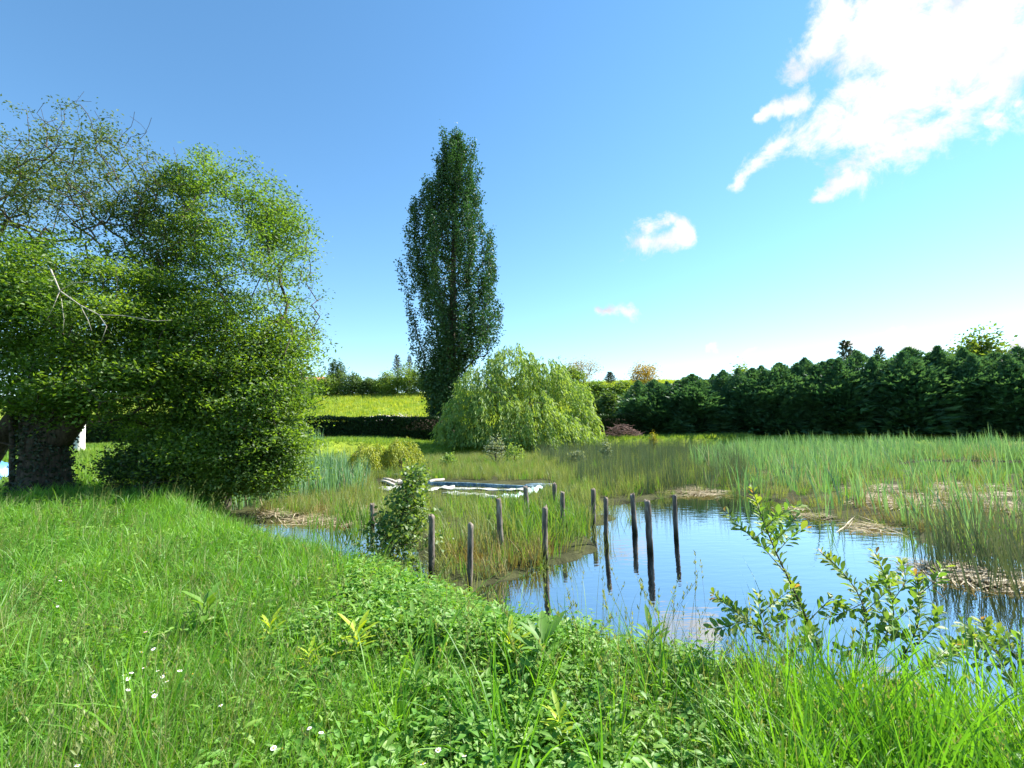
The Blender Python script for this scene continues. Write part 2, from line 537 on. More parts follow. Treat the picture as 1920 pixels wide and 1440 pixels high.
# water sheet: clear brownish water under a mirror of the sky
m, nt = new_mat('pond_water')
N, L = nt.nodes, nt.links
fr = N.new('ShaderNodeFresnel'); fr.inputs['IOR'].default_value = 2.5
gl = N.new('ShaderNodeBsdfGlossy'); gl.inputs['Roughness'].default_value = 0.015
gl.inputs['Color'].default_value = (1, 1, 1, 1)
tr = N.new('ShaderNodeBsdfTransparent'); tr.inputs['Color'].default_value = (.42, .47, .36, 1)
mx = N.new('ShaderNodeMixShader')
tc = N.new('ShaderNodeNewGeometry')
mp = N.new('ShaderNodeMapping'); mp.inputs['Scale'].default_value = (1.2, 3.0, 1)
L.new(tc.outputs['Position'], mp.inputs['Vector'])
wn_ = N.new('ShaderNodeTexNoise'); wn_.inputs['Scale'].default_value = 2.2; wn_.inputs['Detail'].default_value = 3
L.new(mp.outputs[0], wn_.inputs['Vector'])
bp = N.new('ShaderNodeBump'); bp.inputs['Strength'].default_value = .05; bp.inputs['Distance'].default_value = .05
L.new(wn_.outputs['Fac'], bp.inputs['Height'])
L.new(bp.outputs[0], gl.inputs['Normal']); L.new(bp.outputs[0], fr.inputs['Normal'])
mr_ = N.new('ShaderNodeMapRange'); mr_.inputs['To Min'].default_value = .5
L.new(fr.outputs[0], mr_.inputs['Value']); L.new(mr_.outputs[0], mx.inputs[0]); L.new(tr.outputs[0], mx.inputs[1]); L.new(gl.outputs[0], mx.inputs[2])
oo = N.new('ShaderNodeOutputMaterial'); L.new(mx.outputs[0], oo.inputs[0])
import bmesh
bm = bmesh.new()
bm.faces.new([bm.verts.new((p[0], p[1], 0.0)) for p in POND])
bmesh.ops.triangulate(bm, faces=bm.faces[:])
me = bpy.data.meshes.new('pond_water'); bm.to_mesh(me); bm.free()
if me.polygons[0].normal.z < 0:
    me.flip_normals()
me.materials.append(m)
tag(obj('pond_water', me), 'still pond water mirroring the blue sky', 'water', kind='structure')

# ------------------------------------------------------------------ scatter through geometry nodes
def scatter(name, pts, rot, scl, meshes, label, cat):
    n = len(pts)
    me = bpy.data.meshes.new(name)
    me.vertices.add(n)
    me.vertices.foreach_set('co', np.asarray(pts, np.float32).ravel())
    a = me.attributes.new('rot', 'FLOAT_VECTOR', 'POINT'); a.data.foreach_set('vector', np.asarray(rot, np.float32).ravel())
    a = me.attributes.new('scl', 'FLOAT', 'POINT'); a.data.foreach_set('value', np.asarray(scl, np.float32))
    a = me.attributes.new('idx', 'INT', 'POINT'); a.data.foreach_set('value', rng.integers(0, len(meshes), n).astype(np.int32))
    for mm in {q.materials[0].name: q.materials[0] for q in meshes}.values():
        me.materials.append(mm)
    o = obj(name, me)
    ng = bpy.data.node_groups.new(name + '_nodes', 'GeometryNodeTree')
    ng.interface.new_socket('Geometry', in_out='INPUT', socket_type='NodeSocketGeometry')
    ng.interface.new_socket('Geometry', in_out='OUTPUT', socket_type='NodeSocketGeometry')
    N, L = ng.nodes, ng.links
    gi = N.new('NodeGroupInput'); go = N.new('NodeGroupOutput')
    jn = N.new('GeometryNodeJoinGeometry')
    for q in meshes:
        so = bpy.data.objects.new(name + '_source', q)
        oi = N.new('GeometryNodeObjectInfo'); oi.inputs['Object'].default_value = so; oi.inputs['As Instance'].default_value = False
        gt = N.new('GeometryNodeGeometryToInstance')
        L.new(oi.outputs['Geometry'], gt.inputs[0]); L.new(gt.outputs[0], jn.inputs[0])
    ip = N.new('GeometryNodeInstanceOnPoints'); ip.inputs['Pick Instance'].default_value = True
    L.new(gi.outputs[0], ip.inputs['Points']); L.new(jn.outputs[0], ip.inputs['Instance'])
    def na(nm, ty):
        q = N.new('GeometryNodeInputNamedAttribute'); q.data_type = ty; q.inputs['Name'].default_value = nm
        return q.outputs['Attribute']
    L.new(na('idx', 'INT'), ip.inputs['Instance Index'])
    er = N.new('FunctionNodeEulerToRotation'); L.new(na('rot', 'FLOAT_VECTOR'), er.inputs[0])
    L.new(er.outputs[0], ip.inputs['Rotation'])
    L.new(na('scl', 'FLOAT'), ip.inputs['Scale'])
    L.new(ip.outputs[0], go.inputs[0])
    md = o.modifiers.new('scatter', 'NODES'); md.node_group = ng
    return tag(o, label, cat, kind='stuff')
def yaw_rot(n, tilt=.12):
    return np.stack([rng.normal(0, tilt, n), rng.normal(0, tilt, n), rng.uniform(0, 6.283, n)], 1)
def clump(name, mat, nbl, h, hv, w, spread, lean, seg=4, droop=.5, wind=(0, 0), flat=False):
    """one tuft of tapered, bending blades"""
    V, F, tri = [], [], []
    base = 0
    for _ in range(nbl):
        a = rng.uniform(0, 6.283)
        rr_ = spread * math.sqrt(rng.uniform())
        p = np.array([rr_ * math.cos(a), rr_ * math.sin(a), -.02])
        H = h * (1 + rng.uniform(-hv, hv))
        a2 = a + rng.normal(0, .8)
        out = np.array([math.cos(a2), math.sin(a2), 0]) * lean * rng.uniform(.3, 1.4) + np.array([wind[0], wind[1], 0])
        dr = droop * rng.uniform(.3, 1.5)
        t = np.linspace(0, 1, seg + 1)[:, None]
        pts = p + np.array([0, 0, 1.0]) * H * (t - dr * .35 * t ** 3) + out * H * (.25 * t + dr * t ** 2)
        fa = rng.uniform(0, 6.283)
        sd_ = np.array([math.cos(fa), math.sin(fa), 0])
        ww = w * rng.uniform(.7, 1.3) * np.array([1 - (q / seg) ** 1.8 for q in range(seg + 1)])[:, None] * .5
        ww[0] *= .7
        l = pts - sd_ * ww; r = pts + sd_ * ww
        v = np.stack([l, r], 1).reshape(-1, 3)[:-1]
        i = np.arange(seg - 1)[:, None] * 2 + base
        V.append(v)
        F.append(i + np.array([[0, 1, 3, 2]]))
        tri.append([base + 2 * seg - 2, base + 2 * seg - 1, base + 2 * seg])
        base += len(v)
    return mesh_np(name, np.concatenate(V), [np.concatenate(F), np.array(tri)], [mat])

def herb_clump(name, mat, n, h, ll, lw, spread):
    """small leafy herb: stems hidden, oval leaves in tiers"""
    C, D, Nn, LL = [], [], [], []
    for _ in range(n):
        a = rng.uniform(0, 6.283)
        r_ = spread * math.sqrt(rng.uniform())
        c = np.array([r_ * math.cos(a), r_ * math.sin(a), h * rng.uniform(.25, 1) * (1.1 - .5 * r_ / spread)])
        a2 = a + rng.normal(0, .9)
        d = np.array([math.cos(a2), math.sin(a2), rng.uniform(-.3, .55)])
        C.append(c); D.append(d); Nn.append(np.array([rng.normal(0, .3), rng.normal(0, .3), 1.0])); LL.append(ll * rng.uniform(.6, 1.3))
    C, D, Nn, LL = map(np.array, (C, D, Nn, LL))
    V, F = leaf6(C, D, Nn, LL, LL * lw)
    return mesh_np(name, V, F, [mat])
def leaf6(C, D, Nn, L, Wd, fold=.18, curl=-.18):
    """oval leaf of eight triangles with a crease"""
    D = unit(D); side = unit(np.cross(D, Nn)); up = np.cross(side, D)
    L = L[:, None]; Wd = Wd[:, None]
    prof = [(0, 0), (.28, .85), (.62, 1.0), (1, 0)]
    rows = []
    for t, w in prof:
        c = C + D * L * t + up * L * curl * t * t
        if w == 0:
            rows.append(c)
        else:
            rows += [c + side * Wd * .5 * w + up * Wd * fold * w, c, c - side * Wd * .5 * w + up * Wd * fold * w]
    V = np.stack(rows, 1).reshape(-1, 3)
    T = np.array([[0, 2, 1], [0, 3, 2], [1, 2, 5], [1, 5, 4], [2, 3, 6], [2, 6, 5], [4, 5, 7], [5, 6, 7]])
    i = np.arange(len(C))[:, None, None] * 8
    return V, (i + T[None]).reshape(-1, 3)
def region(poly, n, jitter=0.0):
    lo, hi = poly.min(0), poly.max(0)
    out = np.zeros((0, 2))
    while len(out) < n:
        q = rng.uniform(lo, hi, (n * 3, 2))
        out = np.concatenate([out, q[inside(poly, q[:, 0], q[:, 1])]])
    return out[:n]
def on_ground(xy, dz=0.0):
    return np.column_stack([xy, height(xy[:, 0], xy[:, 1]) + dz])
def polar(n, r0, r1, half_deg, power=2.0):
    """points round the camera, thinning out with distance"""
    u = rng.uniform(size=n)
    r = r0 * (r1 / r0) ** u if power == 2 else (r0 ** (2 - power) + u * (r1 ** (2 - power) - r0 ** (2 - power))) ** (1 / (2 - power))
    th = rng.uniform(-math.radians(half_deg), math.radians(half_deg), n)
    return np.stack([r * np.sin(th), r * np.cos(th)], 1)

# ------------------------------------------------------------------ trees
def grow(trunk, targets, step=.5, back=1.5, up=.1, curve=.2, jit=.035, maxn=None):
    nodes = [np.array(p, float) for p in trunk]
    parent = [-1] + list(range(len(trunk) - 1))
    paths = [list(range(len(trunk)))]
    tips = []
    T = np.array(targets)
    tr = np.array(trunk)
    order = np.argsort(np.min(np.linalg.norm(T[:, None] - tr[None, len(trunk) // 3:], axis=2), axis=1))
    A = np.zeros((200000, 3)); A[:len(nodes)] = nodes
    n = len(nodes)
    first = max(1, len(trunk) // 3)
    for k in order:
        t = T[k]
        d = A[first:n] - t
        cost = np.linalg.norm(d, axis=1) + back * np.maximum(0, d[:, 2] + .25 * np.hypot(d[:, 0], d[:, 1]))
        i = int(np.argmin(cost)) + first
        a = A[i]
        dist = np.linalg.norm(t - a)
        m_ = max(1, int(round(dist / step)))
        pd = A[i] - A[parent[i]] if parent[i] >= 0 else np.array([0, 0, 1.0])
        pd = pd / (np.linalg.norm(pd) + 1e-9)
        ctrl = a + (pd * .5 + np.array([0, 0, up])) * dist * curve + (t - a) * .3
        path = [i]
        prev = i
        for q in range(1, m_ + 1):
            s_ = q / m_
            p = (1 - s_) ** 2 * a + 2 * s_ * (1 - s_) * ctrl + s_ * s_ * t
            if q < m_:
                p = p + rng.normal(0, jit, 3) * step
            A[n] = p
            parent.append(prev)
            prev = n
            path.append(n)
            n += 1
        paths.append(path)
        tips.append(prev)
    A = A[:n]
    cnt = np.zeros(n)
    cnt[tips] = 1
    for q in range(n - 1, 0, -1):
        if parent[q] >= 0:
            cnt[parent[q]] += cnt[q]
    return A, parent, paths, tips, np.maximum(cnt, 1)
def wood_mesh(name, A, paths, cnt, r_tip, r_max, mat, power=.5, trunk_r=None, rmin=0.0):
    mb = MB()
    R = np.minimum(r_tip * cnt ** power, r_max)
    for k, p in enumerate(paths):
        if len(p) < 2:
            continue
        r = R[p].copy()
        if k == 0 and trunk_r is not None:
            r = np.maximum(np.array(trunk_r), 0)
        elif len(r) > 1:
            r[0] = r[1]
        if r.max() < rmin:
            continue
        mb.tube(A[p], r, 9 if k == 0 else (6 if r.max() > .04 else 4), caps=False)
    return mb.mesh(name, mat, True)
def ell(c, rad, n, hollow=0.0, px=True, flat_bottom=None):
    """points in an ellipsoid given by pixel centre/radii and metre depth: c=(px,py,d), rad=(px,px,m)"""
    v = rand_unit(n) * (hollow + (1 - hollow) * rng.uniform(size=(n, 1)) ** (1 / 2.2))
    out = []
    for q in v:
        out.append(P(c[0] + q[0] * rad[0], c[1] - q[2] * rad[1], c[2] + q[1] * rad[2]))
    return np.array(out)
def spray(points, per, sig, L, wr, outward=None, up=.2, oval=False):
    n = len(points) * per
    C = np.repeat(points, per, 0) + rng.normal(0, 1, (n, 3)) * sig
    D = rand_unit(n)
    D[:, 2] = D[:, 2] * .6 + up * .3
    if outward is not None:
        D += unit(C - outward) * .5
    Nn = rand_unit(n) * .8
    Nn[:, 2] += .8
    LL = L * rng.uniform(.6, 1.35, n)
    return leaf6(C, D, Nn, LL, LL * wr) if oval else leaves_mesh(C, D, Nn, LL, LL * wr)
def join(*vf):
    V, F, n = [], [], 0
    for v, f in vf:
        V.append(v); F.append(f + n); n += len(v)
    return np.concatenate(V), np.concatenate(F)

# --- old willow with the ivy-clad trunk, far left
base = hit(80, 922)
dA = base[1]
tA = [P(80, 928, dA), P(82, 900, dA), P(85, 860, dA), P(88, 820, dA), P(92, 780, dA + .2), P(100, 730, dA + .3)]
low = np.concatenate([ell((90, 560, dA - 1.0), (220, 130, 1.6), 230), ell((150, 705, dA - .8), (215, 95, 1.5), 210), ell((-140, 620, dA - .5), (190, 220, 2), 160), ell((335, 650, dA - .3), (130, 150, 1.1), 150), ell((420, 775, dA + .3), (140, 95, .9), 105)])
top = np.concatenate([ell((95, 350, dA + .8), (235, 165, 1.8), 250), ell((290, 420, dA + .8), (110, 120, 1.4), 130), ell((-150, 330, dA + 1), (190, 170, 2), 90)])
bare_t = np.concatenate([ell((130, 330, dA + .8), (215, 165, 1.8), 260), ell((300, 400, dA + .9), (95, 115, 1.3), 130)])
A, par, paths, tips, cnt = grow(tA, np.concatenate([low, top, bare_t]), step=.3, back=1.3, up=.3)
old = empty('willow_tree', base, 'old willow with thick ivy-clad trunk and sparse twiggy top at the left edge', 'tree')
def under(o, parent):
    o.parent = parent
    o.matrix_parent_inverse = Matrix.Translation(-Vector(parent.location))
    return o
trunk_r = [.54, .47, .43, .44, .47, .36]
mb = MB()
th = np.linspace(0, 6.283, 22, endpoint=False)
R_ = np.minimum(.0065 * cnt ** .5, .3)
me = wood_mesh('limbs', A, paths[1:], cnt, .0055, .17, BARK_TWIG, power=.42)
under(obj('limbs', me), old)
tv = []
zs = np.linspace(0, 1, 14)
tp = np.array(tA)
for z_ in zs:
    f_ = z_ * (len(tA) - 1)
    k = min(int(f_), len(tA) - 2)
    c = tp[k] * (1 - f_ + k) + tp[k + 1] * (f_ - k)
    rr = np.interp(f_, range(len(trunk_r)), trunk_r)
    lump = 1 + .10 * np.sin(th * 3 + z_ * 4) + .07 * np.sin(th * 7 - z_ * 9) + rng.normal(0, .02, len(th)) + (.25 * (1 - z_ * 6) if z_ < .16 else 0)
    tv.append(np.stack([c[0] + rr * lump * np.cos(th), c[1] + rr * lump * np.sin(th), np.full(len(th), c[2])], 1))
nr = len(th)
i = (np.arange(len(zs) - 1)[:, None] * nr + np.arange(nr)[None]).ravel()
i2 = (np.arange(len(zs) - 1)[:, None] * nr + (np.arange(nr)[None] + 1) % nr).ravel()
tvv = np.concatenate(tv)
ivy_on = under(obj('trunk', mesh_np('trunk', tvv, np.stack([i, i2, i2 + nr, i + nr], 1), [BARK], True)), old)
# the stout limb that leaves the trunk to the right, the leaning stem and the slim one at the frame edge
mb = MB(); mb.tube([P(100, 830, dA), P(128, 806, dA), P(150, 780, dA - .1), P(165, 735, dA - .2), P(200, 680, dA - .3)], [.34, .25, .19, .15, .08], 9)
under(obj('side_limb', mb.mesh('side_limb', BARK, True)), old)
mb = MB(); mb.tube([P(-60, 930, dA + .4), P(-25, 868, dA + .3), P(8, 815, dA + .2), P(40, 765, dA + .1), P(75, 700, dA)], [.26, .24, .23, .2, .14], 9)
under(obj('leaning_stem', mb.mesh('leaning_stem', BARK, True)), old)
mb = MB(); mb.tube([P(23, 925, dA - .2), P(22, 880, dA - .2), P(23, 830, dA - .2), P(20, 770, dA - .1)], [.065, .06, .06, .05], 7)
under(obj('slim_stem', mb.mesh('slim_stem', BARK, True)), old)
sel = tvv[rng.integers(0, len(tvv), 5200)] + rng.normal(0, .07, (5200, 3))
ax = np.array([np.mean(tp[:, 0]), np.mean(tp[:, 1]), 0])
o_ = sel - ax; o_[:, 2] = 0
o_ = unit(o_)
V, F = leaves_mesh(sel, o_ * .5 + rand_unit(len(sel)) * .7 + np.array([0, 0, -.4]), o_ + rand_unit(len(sel)) * .4, .075 * rng.uniform(.6, 1.3, len(sel)), .06)
ivy = obj('ivy', mesh_np('ivy', V, F, [IVY_L]), ivy_on); ivy['kind'] = 'stuff'
V, F = spray(low, 128, (.27, .27, .1), .09, .48)
cr = under(obj('crown', mesh_np('crown', V, F, [WILLOW_L])), old); cr['kind'] = 'stuff'
V, F = spray(top, 58, (.17, .17, .1), .085, .45)
cr = under(obj('upper_crown', mesh_np('upper_crown', V, F, [TOP_L])), old); cr['kind'] = 'stuff'; cr['label'] = 'sparse brownish upper crown with bare twigs'
# bare silvery branch in front of the crown
mb = MB()
for pth, r in (([(95, 505), (112, 545), (150, 572), (185, 590), (235, 592)], .016), ([(112, 545), (100, 575), (88, 600)], .009), ([(150, 572), (165, 600), (172, 620)], .008),
               ([(185, 590), (200, 612), (190, 640)], .008), ([(112, 545), (140, 530), (175, 528)], .009), ([(115, 560), (120, 600), (118, 622)], .006), ([(235, 592), (290, 602), (322, 600)], .008)):
    q = [P(a, b, dA - 2.75) for a, b in pth]
    mb.tube(q, np.linspace(r, r * .4, len(q)), 5)
under(obj('dead_branch', mb.mesh('dead_branch', TWIG_DEAD, True)), old)['label'] = 'bare silvery dead branch'

# --- rounded sallow beside it, crown down to the ground
dB = 12.6
base = P(420, 905, dB); base[2] = hz(base[0], base[1])
sal = empty('sallow_tree', base, 'rounded green sallow with foliage to the ground between willow and pond', 'tree')
tB = [base - (0, 0, .1), P(418, 860, dB), P(424, 800, dB), P(430, 740, dB)]
bot = np.concatenate([ell((450, 720, dB - .7), (135, 150, 1.6), 230), ell((440, 840, dB - 1.0), (120, 60, 1.0), 90), ell((330, 720, dB - .3), (110, 150, 1.5), 150), ell((530, 690, dB), (62, 110, 1.2), 110), ell((515, 830, dB - .5), (60, 70, .9), 80), ell((270, 640, dB - .2), (90, 150, 1.2), 110), ell((330, 850, dB - 1.4), (110, 50, .8), 90), ell((455, 890, dB - .9), (115, 42, .7), 110)])
tpn = np.concatenate([ell((440, 490, dB), (158, 185, 1.9), 215, .2), ell((320, 480, dB), (90, 120, 1.3), 60), ell((380, 345, dB + .3), (80, 65, 1.0), 46), ell((520, 420, dB + .2), (60, 60, .9), 40)])
wsp = np.concatenate([ell((440, 560, dB), (168, 268, 2), 150, .88), ell((500, 640, dB), (108, 200, 1.5), 60, .88)])
A, par, paths, tips, cnt = grow(tB, np.concatenate([bot, tpn, wsp]), step=.35, back=1.2, up=.3)
under(obj('trunk', wood_mesh('trunk', A, paths, cnt, .005, .13, BARK_TWIG, power=.42, trunk_r=[.2, .18, .16, .14])), sal)
V, F = join(spray(bot, 108, (.25, .25, .1), .09, .48), spray(tpn, 100, (.2, .2, .09), .085, .46), spray(wsp, 22, (.15, .15, .12), .08, .45))
cr = under(obj('crown', mesh_np('crown', V, F, [SALLOW_L])), sal); cr['kind'] = 'stuff'

# --- bramble bush under the trees; a darker leaf colour stands in for shade
base = hit(270, 925)
bb = empty('bramble_bush', base, 'dark low bramble bush in the shade between the two left trees', 'bush')
pts = ell((270, 880, base[1] + .4), (90, 50, .9), 90)
A, par, paths, tips, cnt = grow([base, base + (0, 0, .3)], pts, step=.25)
under(obj('stem', wood_mesh('stem', A, paths, cnt, .005, .03, BARK_TWIG)), bb)
V, F = spray(pts, 90, .16, .08, .55)
cr = under(obj('crown', mesh_np('crown', V, F, [HEDGE_L])), bb); cr['kind'] = 'stuff'

# --- pale trunk on the lawn behind
base = hit(149, 850)
pt = empty('pale_tree', base, 'slim tree with white trunk on the sunny lawn behind the ivy trunk', 'tree')
d_ = base[1]
tk = [P(147, 852, d_), P(150, 825, d_), P(152, 790, d_), P(150, 740, d_), P(150, 690, d_)]
pts = ell((150, 640, d_), (110, 90, 2.6), 130)
A, par, paths, tips, cnt = grow(tk, pts, step=.5)
under(obj('trunk', wood_mesh('trunk', A, paths[:1], cnt, .01, .2, BARK_PALE, trunk_r=[.26, .2, .18, .16, .1])), pt)
under(obj('limbs', wood_mesh('limbs', A, paths[1:], cnt, .01, .12, BARK_TWIG)), pt)
V, F = spray(pts, 50, .35, .13, .5)
cr = under(obj('crown', mesh_np('crown', V, F, [BUSH_G])), pt); cr['kind'] = 'stuff'

# --- blue sheet at the frame edge
b0 = hit(-22, 905)
u_, v_ = np.meshgrid(np.linspace(-1, 1, 15), np.linspace(-1, 1, 13))
zz = .75 * np.clip(1 - (np.abs(u_) ** 2.5 + np.abs(v_) ** 2.5) * .8, 0, 1) + .05 * np.sin(u_ * 9 + v_ * 5) + .03 * np.sin(v_ * 13)
V = np.stack([u_.ravel() * .62, v_.ravel() * .5, np.maximum(zz.ravel(), .0)], 1) + b0
ii = (np.arange(12)[:, None] * 15 + np.arange(14)[None]).ravel()
tag(obj('blue_tarpaulin', mesh_np('blue_tarpaulin', V, np.stack([ii, ii + 1, ii + 16, ii + 15], 1), [rough_mat('blue_plastic', (.04, .16, .4), (.12, .33, .62), 3, rough=.4, spec=.5)], True)),
    'blue sheet heaped at the left frame edge behind the leaning stem', 'tarpaulin')

# --- Lombardy poplar
dP = 48.0
prof = np.array([(250, 828, 872), (266, 816, 890), (300, 806, 898), (350, 795, 900), (400, 766, 905), (450, 768, 926), (500, 757, 930), (550, 766, 932),
                 (600, 770, 940), (640, 780, 935), (680, 790, 882), (720, 788, 872), (785, 806, 850)], float)
pb = P(843, 812, dP)
pb[2] = hz(pb[0], pb[1])
pop = empty('poplar_tree', pb, 'tall dark Lombardy poplar rising behind the hedge in the middle', 'tree')
tk = [pb] + [P(np.interp(y, [250, 812], [856, 843]), y, dP) for y in (800, 760, 700, 640, 580, 520, 460, 400, 340, 290)]
T = []
for k in range(64):
    a = k * 2.4; q = math.sqrt((k % 32 + .5) / 32)
    y1 = 252 + (230 * q ** 2.4 * rng.uniform(.3, 1.0) if k < 32 else rng.uniform(200, 400)) if k else 252
    y0 = min(790, y1 + rng.uniform(150, 300))
    for y in np.arange(y1, y0, 15):
        y = y + rng.normal(0, 4)
        l, r = np.interp(y, prof[:, 0], prof[:, 1]), np.interp(y, prof[:, 0], prof[:, 2])
        c, w = (l + r) / 2, (r - l) / 2
        qq = q * (1.04 - .4 * smooth((y - y1) / 300)) + rng.normal(0, .06)
        T.append(P(c + w * qq * math.cos(a), y, dP + w / FPX * dP * qq * math.sin(a)))
for tx, ty, ln in ((836, 250, 130), (861, 260, 120), (884, 274, 130), (820, 300, 120), (896, 322, 120), (800, 342, 130), (774, 392, 140), (766, 440, 120), (922, 440, 130), (757, 500, 150), (930, 500, 120), (768, 590, 110), (938, 578, 90), (905, 620, 60), (812, 700, 90), (800, 740, 50)):
    dz_ = rng.normal(0, 1.2)
    for t in np.linspace(0, 1, int(ln / 13)):
        T.append(P(tx + (850 - tx) * .32 * t ** 1.3 + rng.normal(0, 3), ty + ln * t, dP + dz_))
T = np.array(T)
A, par, paths, tips, cnt = grow(tk, T, step=.8, back=2.6, up=.8, curve=.45, jit=.05)
tr_ = np.linspace(.62, .08, len(tk)); tr_[0] = .75
under(obj('trunk', wood_mesh('trunk', A, paths[:1], cnt, .02, .6, BARK, trunk_r=tr_)), pop)
under(obj('limbs', wood_mesh('limbs', A, paths[1:], cnt, .02, .3, BARK)), pop)
V, F = spray(T, 80, (.24, .24, .45), .2, .85)
cr = under(obj('crown', mesh_np('crown', V, F, [POPLAR_L])), pop); cr['kind'] = 'stuff'

# --- weeping willow
def weeping(name, cx, base_py, d, half, top_py, mat, n_str, label, leafL, low_py, wob_=.3, seed_pts=90, lean=0, thick=1.0):
    b = P(cx, base_py, d); b[2] = hz(b[0], b[1])
    root = empty(name, b, label, 'tree' if half > 80 else 'shrub')
    sc = d / FPX
    H = (base_py - top_py) * sc
    Rw = half * sc
    tk = [b, b + (0, 0, H * .2), b + (lean * .3, 0, H * .4)]
    n = n_str
    a = rng.uniform(0, 6.283, n)
    q = np.sqrt(rng.uniform(0.02, 1, n))
    zt = H * (1 - .5 * q ** 2.6) * rng.uniform(.82, 1.03, n) * (1 + .1 * np.sin(a * 3 + 1) + .07 * np.sin(a * 5))
    Rw_ = Rw * (.93 + .12 * np.sin(a * 4 + .6))
    topp = np.stack([b[0] + lean * q * 0 + Rw_ * q * .93 * np.cos(a), b[1] + Rw_ * q * .8 * np.sin(a), b[2] + zt], 1)
    A, par, paths, tips, cnt = grow(tk, topp[:seed_pts], step=.6 * thick, back=1.0, up=.4)
    under(obj('trunk', wood_mesh('trunk', A, paths, cnt, .012 * thick, .3 * thick, BARK_TWIG, trunk_r=[.38 * thick, .33 * thick, .28 * thick])), root)
    C, D = [], []
    zlow = b[2] + (base_py - low_py) * sc
    for k in range(n):
        L_ = (topp[k, 2] - zlow) * rng.uniform(.3, 1.0) * (.45 + .55 * q[k])
        L_ = max(L_, .5 * thick)
        m_ = int(L_ / (leafL * .30)) + 2
        t = np.linspace(0, 1, m_)[:, None]
        out = np.array([math.cos(a[k]), math.sin(a[k]), 0])
        p = topp[k] + out * (.55 * thick * np.sin(np.minimum(t * 2.2, 1.57)) ** 1) * rng.uniform(.3, 1) + np.array([0, 0, -1.0]) * L_ * t ** 1.25 + np.array([0, 0, .28 * thick]) * np.sin(np.minimum(t * 5, 3.14))
        p = p + rng.normal(0, .05 * thick, p.shape) + np.array([.12, .04, 0]) * t ** 2
        C.append(p)
        D.append(np.tile(out * .35, (m_, 1)) + rand_unit(m_) * .55 + np.array([0, 0, -.75]))
    C, D = np.concatenate(C), np.concatenate(D)
    LL = leafL * rng.uniform(.7, 1.3, len(C))
    V, F = leaves_mesh(C, D, rand_unit(len(C)) + np.array([0, 0, .5]), LL, LL * .27)
    c_ = under(obj('crown', mesh_np('crown', V, F, [mat])), root); c_['kind'] = 'stuff'
    return root
dW = 40.0
wb = P(965, 842, dW); wb[2] = hz(wb[0], wb[1])
ww = empty('weeping_willow', wb, 'broad pale green weeping willow before the clipped hedge', 'tree')
LOBES = [(962, 652, 52, 0), (905, 688, 46, -.8), (1018, 676, 50, .3), (1062, 712, 44, .8), (868, 742, 40, -1.2), (842, 788, 26, -1.6), (1090, 765, 30, .2), (930, 732, 50, -2.4),
         (1000, 742, 54, -2.8), (1052, 780, 46, -2.0), (958, 790, 50, -3.2), (892, 796, 40, -2.6), (1010, 800, 46, -3.4), (1085, 806, 28, -1.5), (985, 700, 60, 2.2), (920, 720, 60, 2.4)]
Cw, Dw, tips_ = [], [], []
for cx, ty, hp, dd in LOBES:
    c = P(cx, ty, dW + dd); Rl = hp * dW / FPX
    tips_.append(c - (0, 0, .5))
    for k in range(int(34 + 2.1 * hp)):
        a = rng.uniform(0, 6.283); q = math.sqrt(rng.uniform(.02, 1))
        out = np.array([math.cos(a), math.sin(a), 0])
        st = c + out * Rl * q * rng.uniform(.8, 1.15) - np.array([0, 0, Rl * .75 * q ** 2 - rng.normal(0, .22)])
        if k % 5 == 0: tips_.append(st)
        L_ = max(.3, min(rng.uniform(.7, 2.6) * (.6 + .7 * q), st[2] - wb[2] - .15))
        m_ = int(L_ / .085) + 3
        t = np.linspace(0, 1, m_)[:, None]
        p = st + out * .5 * np.sin(np.minimum(t * 2.2, 1.57)) * rng.uniform(.2, 1) - np.array([0, 0, 1.0]) * L_ * t ** 1.3 + np.array([0, 0, .25]) * np.sin(np.minimum(t * 5, 3.14))
        p = p + rng.normal(0, .06, p.shape) + np.array([.18, .03, 0]) * t ** 2
        Cw.append(p); Dw.append(np.tile(out * .4, (m_, 1)) + rand_unit(m_) * .5 + np.array([0, 0, -.8]))
Cw, Dw = np.concatenate(Cw), np.concatenate(Dw)
LL = .34 * rng.uniform(.6, 1.3, len(Cw))
A, par, paths, tips, cnt = grow([wb, wb + (0, 0, 1.4), wb + (.2, 0, 2.6)], np.array(tips_), step=.6, back=1.0, up=.4)
under(obj('trunk', wood_mesh('trunk', A, paths, cnt, .012, .26, BARK_TWIG, power=.45, trunk_r=[.42, .36, .3])), ww)
V, F = leaves_mesh(Cw, Dw, rand_unit(len(Cw)) + np.array([0, 0, .5]), LL, LL * .27)
c_ = under(obj('crown', mesh_np('crown', V, F, [WEEP_L])), ww); c_['kind'] = 'stuff'
weeping('young_willow', 690, 880, 22.0, 40, 822, WEEP_Y, 260, 'yellow-green young willow mound, left of the pair at the reed edge', .13, 878, seed_pts=20, thick=.3)
weeping('young_willow', 750, 880, 22.5, 38, 818, WEEP_Y, 260, 'yellow-green young willow mound, right of the pair at the reed edge', .13, 876, seed_pts=20, thick=.3)

